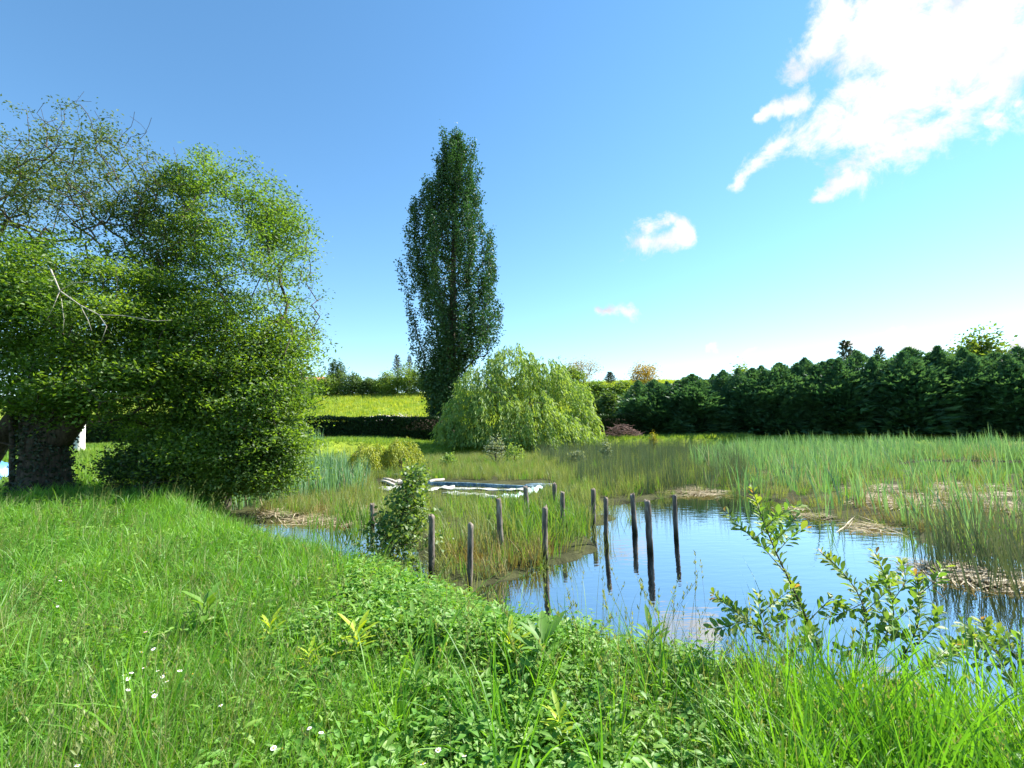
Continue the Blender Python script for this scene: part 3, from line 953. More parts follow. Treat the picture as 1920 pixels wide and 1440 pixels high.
# --- clipped hedges
def hedge(px0, px1, d0, d1, h, w, label, n, z_extra=0):
    a = P(px0, 838, d0); b = P(px1, 838, d1)
    a[2] = hz(a[0], a[1]); b[2] = hz(b[0], b[1])
    root = empty('clipped_hedge', (a + b) / 2, label, 'hedge')
    ab = b - a; Lh = np.linalg.norm(ab[:2]); dr = ab / Lh
    nrm = np.array([dr[1], -dr[0], 0])
    if nrm[1] > 0: nrm = -nrm
    mb = MB()
    mb.box((a + b) / 2 + (0, 0, h / 2 - .1), Lh, w * .8, h - .2, math.atan2(dr[1], dr[0]))
    under(obj('branch_core', mb.mesh('branch_core', BARK)), root)
    s_ = rng.uniform(0, 1, n); f_ = rng.uniform(size=n)
    hh = h + .06 * np.sin(s_ * Lh * 1.1) + .04 * np.sin(s_ * Lh * 3.7)
    front = f_ < .62
    C = a + ab * s_[:, None]
    C += np.where(front[:, None], nrm * (w / 2), nrm * (rng.uniform(-.5, .5, n) * w)[:, None])
    C[:, 2] += np.where(front, rng.uniform(0, 1, n) * hh, hh)
    C += rng.normal(0, .07, (n, 3))
    D = np.where(front[:, None], nrm + np.array([0, 0, .4]), np.array([0, 0, 1.0]) + nrm * .2) + rand_unit(n) * .8
    LL = .2 * rng.uniform(.6, 1.4, n)
    V, F = leaves_mesh(C, D, rand_unit(n), LL, LL * .6)
    c_ = under(obj('foliage', mesh_np('foliage', V, F, [HEDGE_L])), root); c_['kind'] = 'stuff'
hedge(480, 850, 47, 46, 2.15, 1.2, 'long dark clipped hedge below the field, left of the weeping willow', 26000)
hedge(1060, 1235, 46, 47, 2.0, 1.2, 'short dark clipped hedge between weeping willow and cypress row', 13000)
hedge(20, 400, 34, 40, 2.2, 1.2, 'dark hedge behind the white trunk at the back of the lawn', 16000)

# --- cypress row
def cypress_mesh(name, H, R, n, mat, lean=0.0):
    z = H * rng.uniform(0, 1, n) ** .8
    t = z / H
    rad = R * np.minimum(1, 2.5 * (1 - t) ** .9) * (.86 + .14 * np.sin(t * 3.1)) 
    a = rng.uniform(0, 6.283, n)
    bump = 1 + .2 * np.sin(a * 3 + z * 1.3 + lean) + .16 * np.sin(a * 5 - z * 2.3 + lean)
    q = np.where(t > .8, rng.uniform(.15, 1.25, n), rng.uniform(.62, 1.12, n)) * bump
    C = np.stack([rad * q * np.cos(a), rad * q * np.sin(a), z], 1)
    out = np.stack([np.cos(a), np.sin(a), .12 + 2.2 * t ** 2], 1)
    D = unit(out) + rand_unit(n) * .35
    # each spray: three narrow fingers
    Vs, Fs = [], []
    k = 0
    Nn = rand_unit(n) + np.array([0, 0, .6])
    side = unit(np.cross(unit(D), Nn))
    for da, ll in ((0, 1), (-.5, .7), (.5, .7)):
        d2 = unit(D) * math.cos(da) + side * math.sin(da)
        LL = (.2 + .4 * (1 - t)) * ll * rng.uniform(.6, 1.3, n)
        v, f = leaves_mesh(C, d2, Nn, LL, LL * .26, .1)
        Vs.append(v); Fs.append(f + k); k += len(v)
    return mesh_np(name, np.concatenate(Vs), np.concatenate(Fs), [mat])
def cypress_multi(k):
    parts = [cypress_mesh('cypress_part', 7.0, 1.7, 4200, CYP_L, k * 1.7)]
    offs = [(0, 0, 0)]
    for j in range(4):
        a = k + j * 1.6 + rng.uniform(-.3, .3)
        parts.append(cypress_mesh('cypress_part', 7.0 * rng.uniform(.78, 1.0), rng.uniform(.8, 1.2), 1700, CYP_L, k + j))
        offs.append((math.cos(a) * rng.uniform(.7, 1.25), math.sin(a) * rng.uniform(.7, 1.25), 0))
    V, F, n = [], [], 0
    for p, o in zip(parts, offs):
        v = np.zeros(len(p.vertices) * 3, np.float32); p.vertices.foreach_get('co', v); v = v.reshape(-1, 3) + np.array(o)
        f = np.zeros(len(p.loops), np.int32); p.loops.foreach_get('vertex_index', f)
        V.append(v); F.append(f.reshape(-1, 3) + n); n += len(v)
        bpy.data.meshes.remove(p)
    return mesh_np('cypress_crown', np.concatenate(V), np.concatenate(F), [CYP_L])
cyp_meshes = [cypress_multi(k) for k in range(4)]
mbt = MB(); mbt.tube([(0, 0, -.1), (0.02, 0, 2), (0, .03, 4.5), (0, 0, 6.6)], [.17, .14, .08, .02], 7)
cyp_trunk = mbt.mesh('cypress_trunk', BARK, True)
mbc = MB(); 
cyp_labels = ['low bushy cypress at the left end of the row', 'pointed cypress second from the left end of the row', 'cypress third from the left end of the row, dark and pointed',
              'cypress fourth from the left of the row', 'cypress fifth from the left of the row, bushy', 'cypress sixth from the left of the row, tall with feathery tip', 'cypress seventh from the left, below the thin firs',
              'cypress eighth from the left in the dark row', 'cypress ninth from the left in the dark row', 'cypress tenth from the left, feathery top', 'cypress eleventh from the left with leading spike',
              'cypress twelfth from the left, in front of the yellow-green tree', 'cypress thirteenth from the left, in front of the yellow-green tree', 'cypress fourteenth from the left, at the right frame edge', 'last cypress of the row, partly past the right frame edge']
cy_px = [(px, 48 - .0165 * (px - 1232), ty) for px, ty in ((1232, 711), (1305, 696), (1365, 700), (1420, 680), (1472, 686), (1522, 666), (1572, 670), (1622, 664), (1672, 668), (1722, 660), (1775, 646), (1830, 660), (1885, 664), (1945, 658), (2010, 652))]
for k, (px, d, ty) in enumerate(cy_px):
    b = P(px, 830, d); b[2] = hz(b[0], b[1])
    Hh = P(px, ty, d)[2] - b[2]
    r_ = empty('cypress_tree', b, cyp_labels[k], 'cypress', 'cypress row along the right bank')
    r_.rotation_euler.z = rng.uniform(0, 6.28)
    s_ = Hh / 7.0 * (.98 + .07 * math.sin(k * 3.7))
    w_ = 1.55 + .3 * math.sin(k * 2.3)
    r_.scale = (w_ if k else 1.6, w_ if k else 1.6, s_)
    obj('trunk', cyp_trunk, r_)
    c_ = obj('crown', cyp_meshes[k % 4], r_); c_['kind'] = 'stuff'

# --- bushes and trees on the hill and behind the cypresses
def bush(name, px, base_py, d, half_px, top_py, mat, label, cat='bush', group=None, per=75, npts=80, leaf=.34, hollow=.2, zbase=None, twig=True, open_=False):
    b = P(px, base_py, d)
    b[2] = hz(b[0], b[1]) if zbase is None else zbase
    top = P(px, top_py, d)[2]
    r_ = empty(name, b, label, cat, group)
    Hh = top - b[2]
    Rw = half_px * d / FPX
    lo_ = .32 if open_ else -.06
    v = rand_unit(npts) * (hollow + (1 - hollow) * rng.uniform(size=(npts, 1)) ** .5)
    pts = b + np.stack([v[:, 0] * Rw, v[:, 1] * Rw * .8, Hh * (lo_ + (1 - lo_) * (.5 + .5 * v[:, 2])) ], 1)
    pts[:, 2] += rng.normal(0, .06 * Hh, npts)
    A, par, paths, tips, cnt = grow([b - (0, 0, .1), b + (0, 0, Hh * .2), b + (0, 0, Hh * .4)], pts, step=max(.4, Hh * .09))
    under(obj('trunk', wood_mesh('trunk', A, paths, cnt, Hh * .0035, Hh * .04, BARK_TWIG, trunk_r=[Hh * .035, Hh * .03, Hh * .02])), r_)
    V, F = spray(pts, per, (Rw * .16, Rw * .16, Hh * .08), leaf, .6)
    c_ = under(obj('crown', mesh_np('crown', V, F, [mat])), r_); c_['kind'] = 'stuff'
    return r_
HG = 'bushes along the top of the field'
bush('hill_bush', 572, 742, 100, 28, 712, BUSH_Y, 'yellow-flowering bush at the left end of the hilltop bushes', group=HG)
bush('hill_tree', 632, 740, 101, 17, 680, BUSH_D, 'dark upright tree standing out of the hilltop bushes', 'tree', leaf=.3)
bush('hill_bush', 612, 742, 99, 24, 706, BUSH_G, 'green bush left of the dark hilltop tree', group=HG)
bush('hill_bush', 660, 742, 99, 26, 702, BUSH_D, 'green bush right of the dark hilltop tree', group=HG)
bush('hill_bush', 697, 742, 100, 24, 710, BUSH_D, 'low dark green bush in the middle of the hilltop row', group=HG)
bush('hill_bush', 730, 740, 98, 26, 700, BUSH_G, 'grey-green bush below the pair of hilltop firs', group=HG)
bush('hill_bush', 772, 740, 97, 30, 690, BUSH_G, 'bright green bush touching the poplar on its left', group=HG)
bush('hill_bush', 815, 740, 97, 30, 696, BUSH_D, 'dark bush hidden behind the poplar trunk', group=HG)
bush('hill_bush', 540, 742, 100, 30, 705, BUSH_G, 'green hilltop bush behind the sallow edge', group=HG)
bush('hill_tree', 1095, 752, 92, 34, 674, BUSH_P, 'pinkish thin-leaved tree on the hill right of the weeping willow', 'tree', per=34, leaf=.24, open_=True)
bush('hill_tree', 1212, 742, 84, 30, 684, BUSH_O, 'golden-leaved tree above the left end of the cypress row', 'tree', per=42, leaf=.26, open_=True)
bush('hill_bush', 1125, 762, 80, 26, 716, BUSH_G, 'bright green bush on the slope behind the weeping willow', group=HG)
bush('hill_bush', 1170, 758, 80, 30, 718, BUSH_G, 'bright green bush on the slope left of the golden tree', group=HG)
bush('slope_bush', 1135, 795, 60, 26, 742, BUSH_D, 'dark round bush on the slope, left of two above the short hedge', group='dark bushes above the short hedge')
bush('slope_bush', 1182, 796, 60, 26, 746, BUSH_D, 'dark round bush on the slope, right of two above the short hedge', group='dark bushes above the short hedge')
bush('hill_tree', 1060, 760, 90, 40, 690, BUSH_G, 'green tree behind the top of the weeping willow', 'tree')
bush('broad_tree', 1850, 800, 42, 58, 640, BUSH_YG, 'yellow-green round tree behind the right end of the cypress row', 'tree', per=150, npts=150, leaf=.34)
bush('broad_tree', 1395, 800, 62, 26, 690, BUSH_G, 'light green tree peeping over the cypress row', 'tree')
def fir(px, base_py, d, top_py, half_px, label):
    b = P(px, base_py, d); b[2] = hz(b[0], b[1])
    Hh = P(px, top_py, d)[2] - b[2]
    r_ = empty('fir_tree', b, label, 'fir tree')
    mb = MB(); mb.tube([b, b + (0, 0, Hh * .5), b + (0, 0, Hh)], [Hh * .018, Hh * .012, .02], 7)
    under(obj('trunk', mb.mesh('trunk', BARK_TWIG, True)), r_)
    C, D = [], []
    Rw = half_px * d / FPX
    for k in range(110):
        t = k / 110
        z = Hh * (.25 + .75 * t)
        a = k * 2.4 + rng.normal(0, .3)
        L_ = Rw * (1 - t) ** .7 * rng.uniform(.6, 1.1) + .15
        q = np.linspace(.1, 1, 9)[:, None]
        p = b + np.array([0, 0, z]) + np.array([math.cos(a), math.sin(a), .35]) * L_ * q
        C.append(p); D.append(np.tile(np.array([math.cos(a), math.sin(a), .3]), (9, 1)) + rand_unit(9) * .5)
    C, D = np.concatenate(C), np.concatenate(D)
    C = np.repeat(C, 4, 0); D = np.repeat(D, 4, 0) + rand_unit(len(C)) * .55
    LL = Rw * .17 * rng.uniform(.6, 1.3, len(C))
    V, F = leaves_mesh(C, D, rand_unit(len(C)), LL, LL * .28)
    c_ = under(obj('crown', mesh_np('crown', V, F, [FIR_L])), r_); c_['kind'] = 'stuff'
fir(1600, 800, 56, 640, 34, 'greyish fir top behind the cypress row, left of two')
fir(1662, 800, 58, 652, 26, 'greyish fir top behind the cypress row, right of two')
fir(745, 730, 108, 666, 14, 'dark conical fir above the hilltop bushes, left of two')
fir(768, 730, 110, 668, 12, 'dark conical fir above the hilltop bushes, right of two')
fir(1145, 740, 95, 698, 12, 'small dark fir on the skyline between pinkish and golden trees')

# --- house behind the hilltop bushes
hb = P(597, 735, 118); hb[2] = hz(hb[0], hb[1]) - .2
ho = empty('house', hb, 'house with orange tiled roof half hidden behind the hilltop bushes', 'house')
mb = MB(); mb.box(hb + (-3, 4, 1.5), 11, 8, 3.4)
under(obj('wall', mb.mesh('wall', rough_mat('render_wall', (.6, .54, .45), (.7, .65, .56), 3))), ho)
zt = P(597, 703, 118)[2]
mb = MB()
x0, x1, y0, y1, ym = hb[0] - 9, hb[0] + 3.2, hb[1] - .6, hb[1] + 8.6, hb[1] + 4
ze = hb[2] + 3.15
mb.add([(x0, y0, ze), (x1, y0, ze), (x1, ym, zt), (x0, ym, zt), (x0, y1, ze), (x1, y1, ze), (x0, y0, ze - .15), (x1, y0, ze - .15), (x0, y1, ze - .15), (x1, y1, ze - .15)],
       [(0, 1, 2, 3), (3, 2, 5, 4), (6, 7, 1, 0), (4, 5, 9, 8)])
mb.add([(x0, y0, ze), (x0, ym, zt), (x0, y1, ze), (x1, y0, ze), (x1, y1, ze), (x1, ym, zt)], [(0, 1, 2), (3, 4, 5)])
under(obj('roof', mb.mesh('roof', rough_mat('clay_tiles', (.42, .16, .08), (.58, .27, .15), 6))), ho)

# ------------------------------------------------------------------ things in and by the water
POSTS = [  # px, top, foot row, how it is told apart
    (807, 966, 1076, 'upright weathered post nearest the leafy sapling, first from the left'), (880, 982, 1115, 'split weathered post nearest the camera, second from the left'),
    (936, 935, 1040, 'grey post in the sedge, third from the left'), (986, 912, 975, 'knotty leaning post in front of the raft corner'),
    (1021, 951, 1056, 'dark post standing in water just right of the sedge, long reflection'), (1039, 907, 962, 'thin short post at the right end of the raft'),
    (1054, 923, 1004, 'thin brown post beside the sedge clump, right of the raft'), (1111, 917, 988, 'post in open water, first of the right-hand five'),
    (1135, 934, 1020, 'post in open water, second of the right-hand five'), (1186, 926, 999, 'post in open water, third of the right-hand five'),
    (1214, 939, 1034, 'post in open water, fourth of the right-hand five'), (1265, 928, 1009, 'post in open water, last on the right')]
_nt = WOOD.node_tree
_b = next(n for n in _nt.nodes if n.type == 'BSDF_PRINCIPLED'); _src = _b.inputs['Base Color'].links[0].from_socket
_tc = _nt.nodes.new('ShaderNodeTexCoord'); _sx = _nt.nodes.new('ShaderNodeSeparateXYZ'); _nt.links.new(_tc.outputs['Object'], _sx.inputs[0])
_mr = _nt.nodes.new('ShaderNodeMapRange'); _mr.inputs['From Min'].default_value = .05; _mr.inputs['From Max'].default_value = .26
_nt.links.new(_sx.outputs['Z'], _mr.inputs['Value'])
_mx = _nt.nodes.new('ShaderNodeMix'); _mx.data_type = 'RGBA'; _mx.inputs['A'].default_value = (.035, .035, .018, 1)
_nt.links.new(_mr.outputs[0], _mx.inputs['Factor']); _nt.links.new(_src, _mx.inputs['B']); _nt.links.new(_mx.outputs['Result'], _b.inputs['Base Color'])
def post(px, ty, fy, label, name='wooden_post', wpx=13.5, grp='old fence posts in the pond'):
    b = G(px + 3, fy, 0.0)
    top = P(px, ty, b[1])
    g0 = hz(b[0], b[1])
    p0 = np.array([b[0], b[1], min(g0, 0) - .25])
    lean = top - b
    n = 9
    th_ = np.arange(n) * 6.283 / n
    r0 = wpx * .5 * b[1] / FPX
    zs_ = np.array([0, .2, .35, .45, .53, .6, .68, .75, .82, .89, .95, .985, 1.0])
    V = []
    ph = rng.uniform(0, 6.28)
    for t in zs_:
        c = p0 + (top - p0) * t
        c = c + np.array([math.sin(t * 4 + ph), math.cos(t * 3 + ph), 0]) * .012
        rr = r0 * (1.08 - .14 * t) * (1 + .1 * np.sin(th_ * 2 + ph + t * 3) + .07 * np.sin(th_ * 3 + t * 9 + ph) + rng.normal(0, .075, n)) * (.8 if t == 1 else 1)
        V.append(np.stack([c[0] + rr * np.cos(th_), c[1] + rr * np.sin(th_), np.full(n, c[2]) + (rng.normal(0, .022, n) if t == 1 else 0)], 1))
    V.append((top + np.array([0, 0, .004]))[None])
    V = np.concatenate(V)
    i = (np.arange(len(zs_) - 1)[:, None] * n + np.arange(n)[None]).ravel()
    i2 = (np.arange(len(zs_) - 1)[:, None] * n + (np.arange(n)[None] + 1) % n).ravel()
    o = (len(zs_) - 1) * n
    F = [np.stack([i, i2, i2 + n, i + n], 1), np.stack([o + np.arange(n), o + (np.arange(n) + 1) % n, np.full(n, len(V) - 1)], 1)]
    V = V - b
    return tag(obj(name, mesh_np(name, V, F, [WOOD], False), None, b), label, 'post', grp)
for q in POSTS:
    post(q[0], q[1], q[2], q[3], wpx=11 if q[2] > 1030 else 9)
post(698, 945, 985, 'short dark stump among dry reeds left of the sapling', wpx=8)

# --- derelict raft with torn sheeting
r0 = G(868, 922, .05)
raft = empty('derelict_raft', (r0[0], r0[1], 0), 'derelict half-sunken raft with blue edge and torn white sheeting', 'raft')
BLUE = rough_mat('faded_blue_edge', (.05, .09, .12), (.34, .46, .5), 6, (1, 1, 1), rough=.5, bump=.2, cc=(.09, .17, .23), spec=.4)
WHITE = rough_mat('torn_sheeting', (.3, .3, .25), (.66, .68, .64), 7, rough=.6, bump=.5)
CYAN = rough_mat('cyan_sheeting', (.35, .6, .62), (.7, .82, .82), 5, rough=.5)
DRY = rough_mat('bleached_plank', (.38, .33, .27), (.66, .61, .53), 12, (.2, 1, 1))
def strip(pxs, z, w, mat, name, n=24, amp=.03, thick=.02):
    """crumpled strip laid along pixel points at height z"""
    q = np.array([G(a, b, z) for a, b in pxs])
    s_ = np.linspace(0, len(q) - 1, n)
    c = np.stack([np.interp(s_, range(len(q)), q[:, k]) for k in range(3)], 1)
    t = unit(np.gradient(c, axis=0)); sd_ = np.stack([-t[:, 1], t[:, 0], np.zeros(n)], 1)
    rows = []
    for k, f_ in enumerate(np.linspace(-.5, .5, 6)):
        rows.append(c + sd_ * w * .62 * f_ * (1 + .3 * np.sin(s_ * 3 + k))[:, None] + np.stack([np.zeros(n), .3 * amp * np.sin(s_ * 7 + k * 2), amp * (.6 + .6 * np.sin(s_ * 6 + k * 1.7) + .4 * np.sin(s_ * 11 - k)) + amp * (1 - abs(f_) * 1.6)], 1))
    V = np.stack(rows, 1).reshape(-1, 3)
    i = (np.arange(n - 1)[:, None] * 6 + np.arange(5)[None]).ravel()
    me_ = mesh_np(name, V, np.stack([i, i + 1, i + 7, i + 6], 1), [mat], False)
    o = under(obj(name, me_), raft)
    md = o.modifiers.new('thickness', 'SOLIDIFY'); md.thickness = thick
    return o
def beam(a, b, z0, z1, hgt, w, mat, name):
    pa, pb_ = G(*a, z0), G(*b, z1)
    mb = MB()
    k = 10
    t = np.linspace(0, 1, k)[:, None]
    c = pa + (pb_ - pa) * t + np.array([0, 0, .02]) * np.sin(t * 5)
    d = unit((pb_ - pa)[None])[0]
    sd_ = np.array([-d[1], d[0], 0])
    ring = [(-.5, 0), (-.42, .9), (0, 1.0), (.42, .9), (.5, 0)]
    V = np.stack([c + sd_ * w * a_ + np.array([0, 0, hgt * b_]) for a_, b_ in ring], 1).reshape(-1, 3)
    i = (np.arange(k - 1)[:, None] * 5 + np.arange(4)[None]).ravel()
    mb.add(V, np.stack([i, i + 5, i + 6, i + 1], 1))
    mb.add(V[:5], [(0, 1, 2), (0, 2, 3), (0, 3, 4)]); mb.add(V[-5:], [(1, 0, 2), (2, 0, 3), (3, 0, 4)])
    return under(obj(name, mb.mesh(name, mat)), raft)
beam((800, 910), (1000, 917), .02, .02, .13, .16, BLUE, 'rear_edge')
beam((985, 916), (1036, 913), .02, .02, .14, .2, BLUE, 'rear_edge')
beam((758, 908), (805, 910), .02, .02, .12, .2, WHITE, 'rear_edge')
strip([(835, 928), (880, 931), (930, 936), (960, 938)], .03, .5, WHITE, 'front_sheet', amp=.05)
strip([(935, 936), (965, 936), (985, 930), (1000, 924), (1012, 917)], .04, .4, CYAN, 'side_sheet', amp=.06)
strip([(820, 917), (880, 919), (950, 921), (995, 919)], .02, .45, WHITE, 'torn_sheet', amp=.03)
strip([(790, 925), (815, 919), (850, 915)], .03, .35, WHITE, 'torn_sheet', amp=.04)
strip([(708, 921), (730, 920), (755, 918), (770, 914)], .04, .5, WHITE, 'torn_sheet', amp=.06)
strip([(740, 905), (760, 908), (775, 912)], .04, .5, DRY, 'torn_sheet', amp=.06)
for k, (a, b) in enumerate((((720, 899), (748, 906)), ((716, 903), (742, 911)), ((722, 892), (760, 891)), ((805, 904), (832, 899)), ((1000, 911), (1034, 910)))):
    beam(a, b, .05, .09, .07, .14, DRY, 'plank')

# --- brush pile and rubble by the far hedge
b = P(1165, 838, 43); b[2] = hz(b[0], b[1])
bp_ = empty('brush_pile', b, 'heap of cut reddish-brown branches in front of the short hedge', 'brush pile')
mb = MB()
for k in range(170):
    c = b + np.array([rng.normal(0, .95), rng.normal(0, .4), 0])
    hgt = 1.15 * math.exp(-((c[0] - b[0]) / 1.5) ** 2) * rng.uniform(.1, 1)
    a = rng.normal(0, .9); L_ = rng.uniform(.5, 1.3)
    d = np.array([math.cos(a), math.sin(a) * .5, rng.normal(0, .35)]) * L_ * .5
    c[2] += hgt + .05
    mb.tube([c - d, c + np.array([0, 0, .06]), c + d], [.022, .02, .008], 4)
q_ = under(obj('branches', mb.mesh('branches', rough_mat('cut_branches', (.14, .07, .06), (.36, .24, .2), 6))), bp_); q_['kind'] = 'stuff'
STONE = rough_mat('rubble_stone', (.36, .32, .31), (.6, .55, .53), 5)
rb = MB()
rc = hit(722, 789)
for k in range(420):
    x = rc[0] + rng.normal(0, 2.0) * 1.2; y = rc[1] + rng.normal(0, 1.6)
    s_ = rng.uniform(.1, .34)
    v = unit(np.array([(a, b_, c) for a in (-1, 1) for b_ in (-1, 1) for c in (-1, 1)]) + rng.normal(0, .35, (8, 3))) * s_
    v[:, 2] *= .7
    rb.add(v + (x, y, hz(x, y) + .12 + .3 * math.exp(-((x - rc[0]) ** 2 + (y - rc[1]) ** 2) / 6)), [(0, 1, 3, 2), (4, 6, 7, 5), (0, 4, 5, 1), (2, 3, 7, 6), (0, 2, 6, 4), (1, 5, 7, 3)])
tag(obj('rubble', rb.mesh('rubble', STONE)), 'patch of pale rubble on the lower field', 'rubble', kind='stuff')

# ------------------------------------------------------------------ reeds, rushes, sedge
def keep(xy, f):
    return xy[f(xy[:, 0], xy[:, 1])]
cat_m = [clump('cattail_clump', CATTAIL, 7, 1.3, .4, .036, .22, .32, 6, .55, (.08, 0)) for _ in range(8)] + [clump('cattail_clump', STRAW, 5, 1.1, .4, .022, .22, .4, 5, .6)]
cat_far = [clump('cattail_clump', CATTAIL, 8, 1.35, .3, .045, .22, .16, 4, .3, (.08, 0)) for _ in range(6)]
zone = poly_px([(1335, 928), (1400, 945), (1560, 983), (1700, 1018), (1830, 1055), (1940, 1090), (2300, 1180), (2400, 1000), (2050, 850), (1700, 840), (1400, 841), (1290, 860), (1310, 900)])
bare = poly_px([(1570, 948), (1700, 962), (1930, 965), (1930, 922), (1760, 908), (1600, 915)])
q = region(zone, 4200)
q = q[rng.uniform(size=len(q)) < np.clip((q[:, 1] - 3) / 16, .12, 1)]
q = keep(q, lambda x, y: ~in_open(x, y) & ~(inside(bare, x, y) & (rng.uniform(size=x.shape) < .45)))
# denser in loose drifts
q = q[(wob(q[:, 0] * .8, q[:, 1] * .8) + rng.normal(0, .3, len(q))) > np.where(q[:, 1] > 20, -.4, -.05)]
pts = on_ground(q); pts[:, 2] = np.minimum(pts[:, 2], .03)
scatter('cattail_reeds', pts, yaw_rot(len(q), .06), (.7 + .32 * wob(q[:, 0] * .5 + 3, q[:, 1] * .6)) * rng.uniform(.6, 1.15, len(q)), cat_m, 'tall blue-green cattail reeds in front of the cypress row', 'reeds')
zl = poly_px([(425, 962), (520, 950), (640, 940), (700, 925), (690, 880), (600, 868), (520, 885), (440, 915)])
q = region(zl, 400)
scatter('cattail_reeds', on_ground(q), yaw_rot(len(q), .06), rng.uniform(.55, .95, len(q)), cat_m, 'green reeds beside the sallow on the left shore', 'reeds')
# near rushes in the right corner of the water
rush_m = [clump('rush_clump', RUSH, 16, 1.05, .35, .011, .16, .07, 4, .06) for _ in range(6)]
zr = poly_px([(1080, 928), (1200, 930), (1330, 925), (1400, 935), (1400, 880), (1330, 852), (1100, 848), (1000, 855), (1060, 890)])
q = region(zr, 1500)
q = q[(wob(q[:, 0] * .9, q[:, 1] * .7) + rng.normal(0, .35, len(q))) > -.15]
scatter('rushes', np.column_stack([q, np.zeros(len(q))]), yaw_rot(len(q), .05), rng.uniform(.6, 1.15, len(q)), rush_m, 'dark thin upright rushes in the middle of the pond', 'rushes')
zn = poly_px([(1730, 1060), (1800, 1130), (1880, 1165), (1990, 1190), (2150, 1180), (2050, 1080), (1880, 1020)])
q = region(zn, 42)
scatter('rushes', np.column_stack([q, np.full(len(q), -.1)]), yaw_rot(len(q), .12), rng.uniform(.7, 1.1, len(q)), rush_m, 'thin dark rushes standing in water at the right edge', 'rushes')
marsh_m = [clump('marsh_clump', MARSH, 22, .5, .4, .011, .15, .35, 4, .5, (.05, 0)) for _ in range(7)] + [clump('marsh_clump', GRASS_A, 16, .42, .4, .012, .14, .3, 4, .5) for _ in range(2)]
zm = poly_px([(470, 962), (620, 978), (700, 992), (800, 1010), (830, 1070), (880, 1095), (985, 1075), (1075, 1035), (1110, 985), (1125, 940), (1250, 925), (1330, 900), (1300, 852), (1100, 848), (800, 862), (690, 880), (640, 935), (520, 950)])
raft_zone = poly_px([(745, 935), (980, 945), (1040, 920), (1040, 903), (700, 900), (700, 925)])
q = np.concatenate([region(zm, 6800), region(zone, 1500)])
q = keep(q, lambda x, y: ~in_open(x, y) & ~inside(raft_zone, x, y))
scatter('marsh_grass', on_ground(q), yaw_rot(len(q), .15), rng.uniform(.55, 1.15, len(q)), marsh_m, 'pale olive marsh grass and sedge in the middle of the pond', 'marsh grass')
edge_pts = []
for p in OPEN[:2]:
    for k in range(len(p)):
        a, b_ = p[k], p[(k + 1) % len(p)]
        if np.linalg.norm(b_ - a) < 3:
            for _ in range(3):
                edge_pts.append(a + (b_ - a) * rng.uniform() + rng.normal(0, .16, 2))
q = np.array(edge_pts)
q = keep(q, lambda x, y: inside(POND, x, y))
scatter('shore_sedge', np.column_stack([q, np.maximum(height(q[:, 0], q[:, 1]), -.06)]), yaw_rot(len(q), .3), rng.uniform(.3, .85, len(q)), marsh_m, 'ragged sedge fringing the open water', 'sedge')
iris_m = [clump('iris_clump', IRIS, 12, .62, .3, .026, .14, .4, 5, .45) for _ in range(5)]
q = np.concatenate([region(poly_px([(915, 1010), (1000, 1040), (1085, 1020), (1110, 985), (1080, 955), (960, 960)]), 95), region(poly_px([(560, 1000), (690, 1015), (700, 985), (600, 975)]), 12)])
scatter('iris_leaves', np.column_stack([q, np.full(len(q), .0)]), yaw_rot(len(q), .12), rng.uniform(.6, 1.05, len(q)), iris_m, 'bright green iris blades among the posts', 'iris leaves')
brown_m = [clump('brown_clump', BROWNREED, 14, .4, .4, .013, .16, .45, 4, .6) for _ in range(4)]
q = np.concatenate([region(poly_px([(480, 968), (640, 975), (700, 960), (690, 935), (520, 945)]), 80), region(poly_px([(830, 1050), (900, 1090), (1000, 1075), (1060, 1040), (900, 1020)]), 50),
                    region(poly_px([(1450, 955), (1700, 1000), (1900, 1020), (1900, 950), (1560, 930)]), 60)])
scatter('brown_sedge', on_ground(q), yaw_rot(len(q), .2), rng.uniform(.5, 1.1, len(q)), brown_m, 'rusty brown dead sedge at the water line', 'dead sedge')
def lying(name, mat, n, L_, w):
    C = np.column_stack([rng.normal(0, .22, n), rng.normal(0, .2, n), rng.uniform(0, .05, n)])
    a = rng.normal(.2, .7, n)
    D = np.column_stack([np.cos(a), np.sin(a), rng.normal(0, .05, n)])
    LL = L_ * rng.uniform(.5, 1.4, n)
    V, F = leaves_mesh(C - D * LL[:, None] * .5, D, np.tile([0, 0, 1.0], (n, 1)) + rand_unit(n) * .3, LL, w, .1)
    return mesh_np(name, V, F, [mat])
straw_m = [lying('straw_mat', STRAW, 26, .7, .022) for _ in range(5)]
q = np.concatenate([region(bare, 70), region(poly_px([(1400, 945), (1560, 985), (1700, 1020), (1850, 1062), (1850, 1045), (1560, 965)]), 6),
                    region(poly_px([(1240, 930), (1350, 932), (1340, 915), (1250, 918)]), 18), region(poly_px([(480, 975), (690, 990), (690, 960), (520, 955)]), 50),
                    region(poly_px([(1750, 1075), (1900, 1110), (1930, 1090), (1760, 1060)]), 16)])
scatter('reed_litter', np.column_stack([q, np.maximum(height(q[:, 0], q[:, 1]), 0) + .012]), np.stack([np.zeros(len(q)), np.zeros(len(q)), rng.normal(0, .8, len(q))], 1), rng.uniform(.6, 1.2, len(q)),
        straw_m, 'pale straw litter of dead reeds floating at the reed bed', 'reed litter')

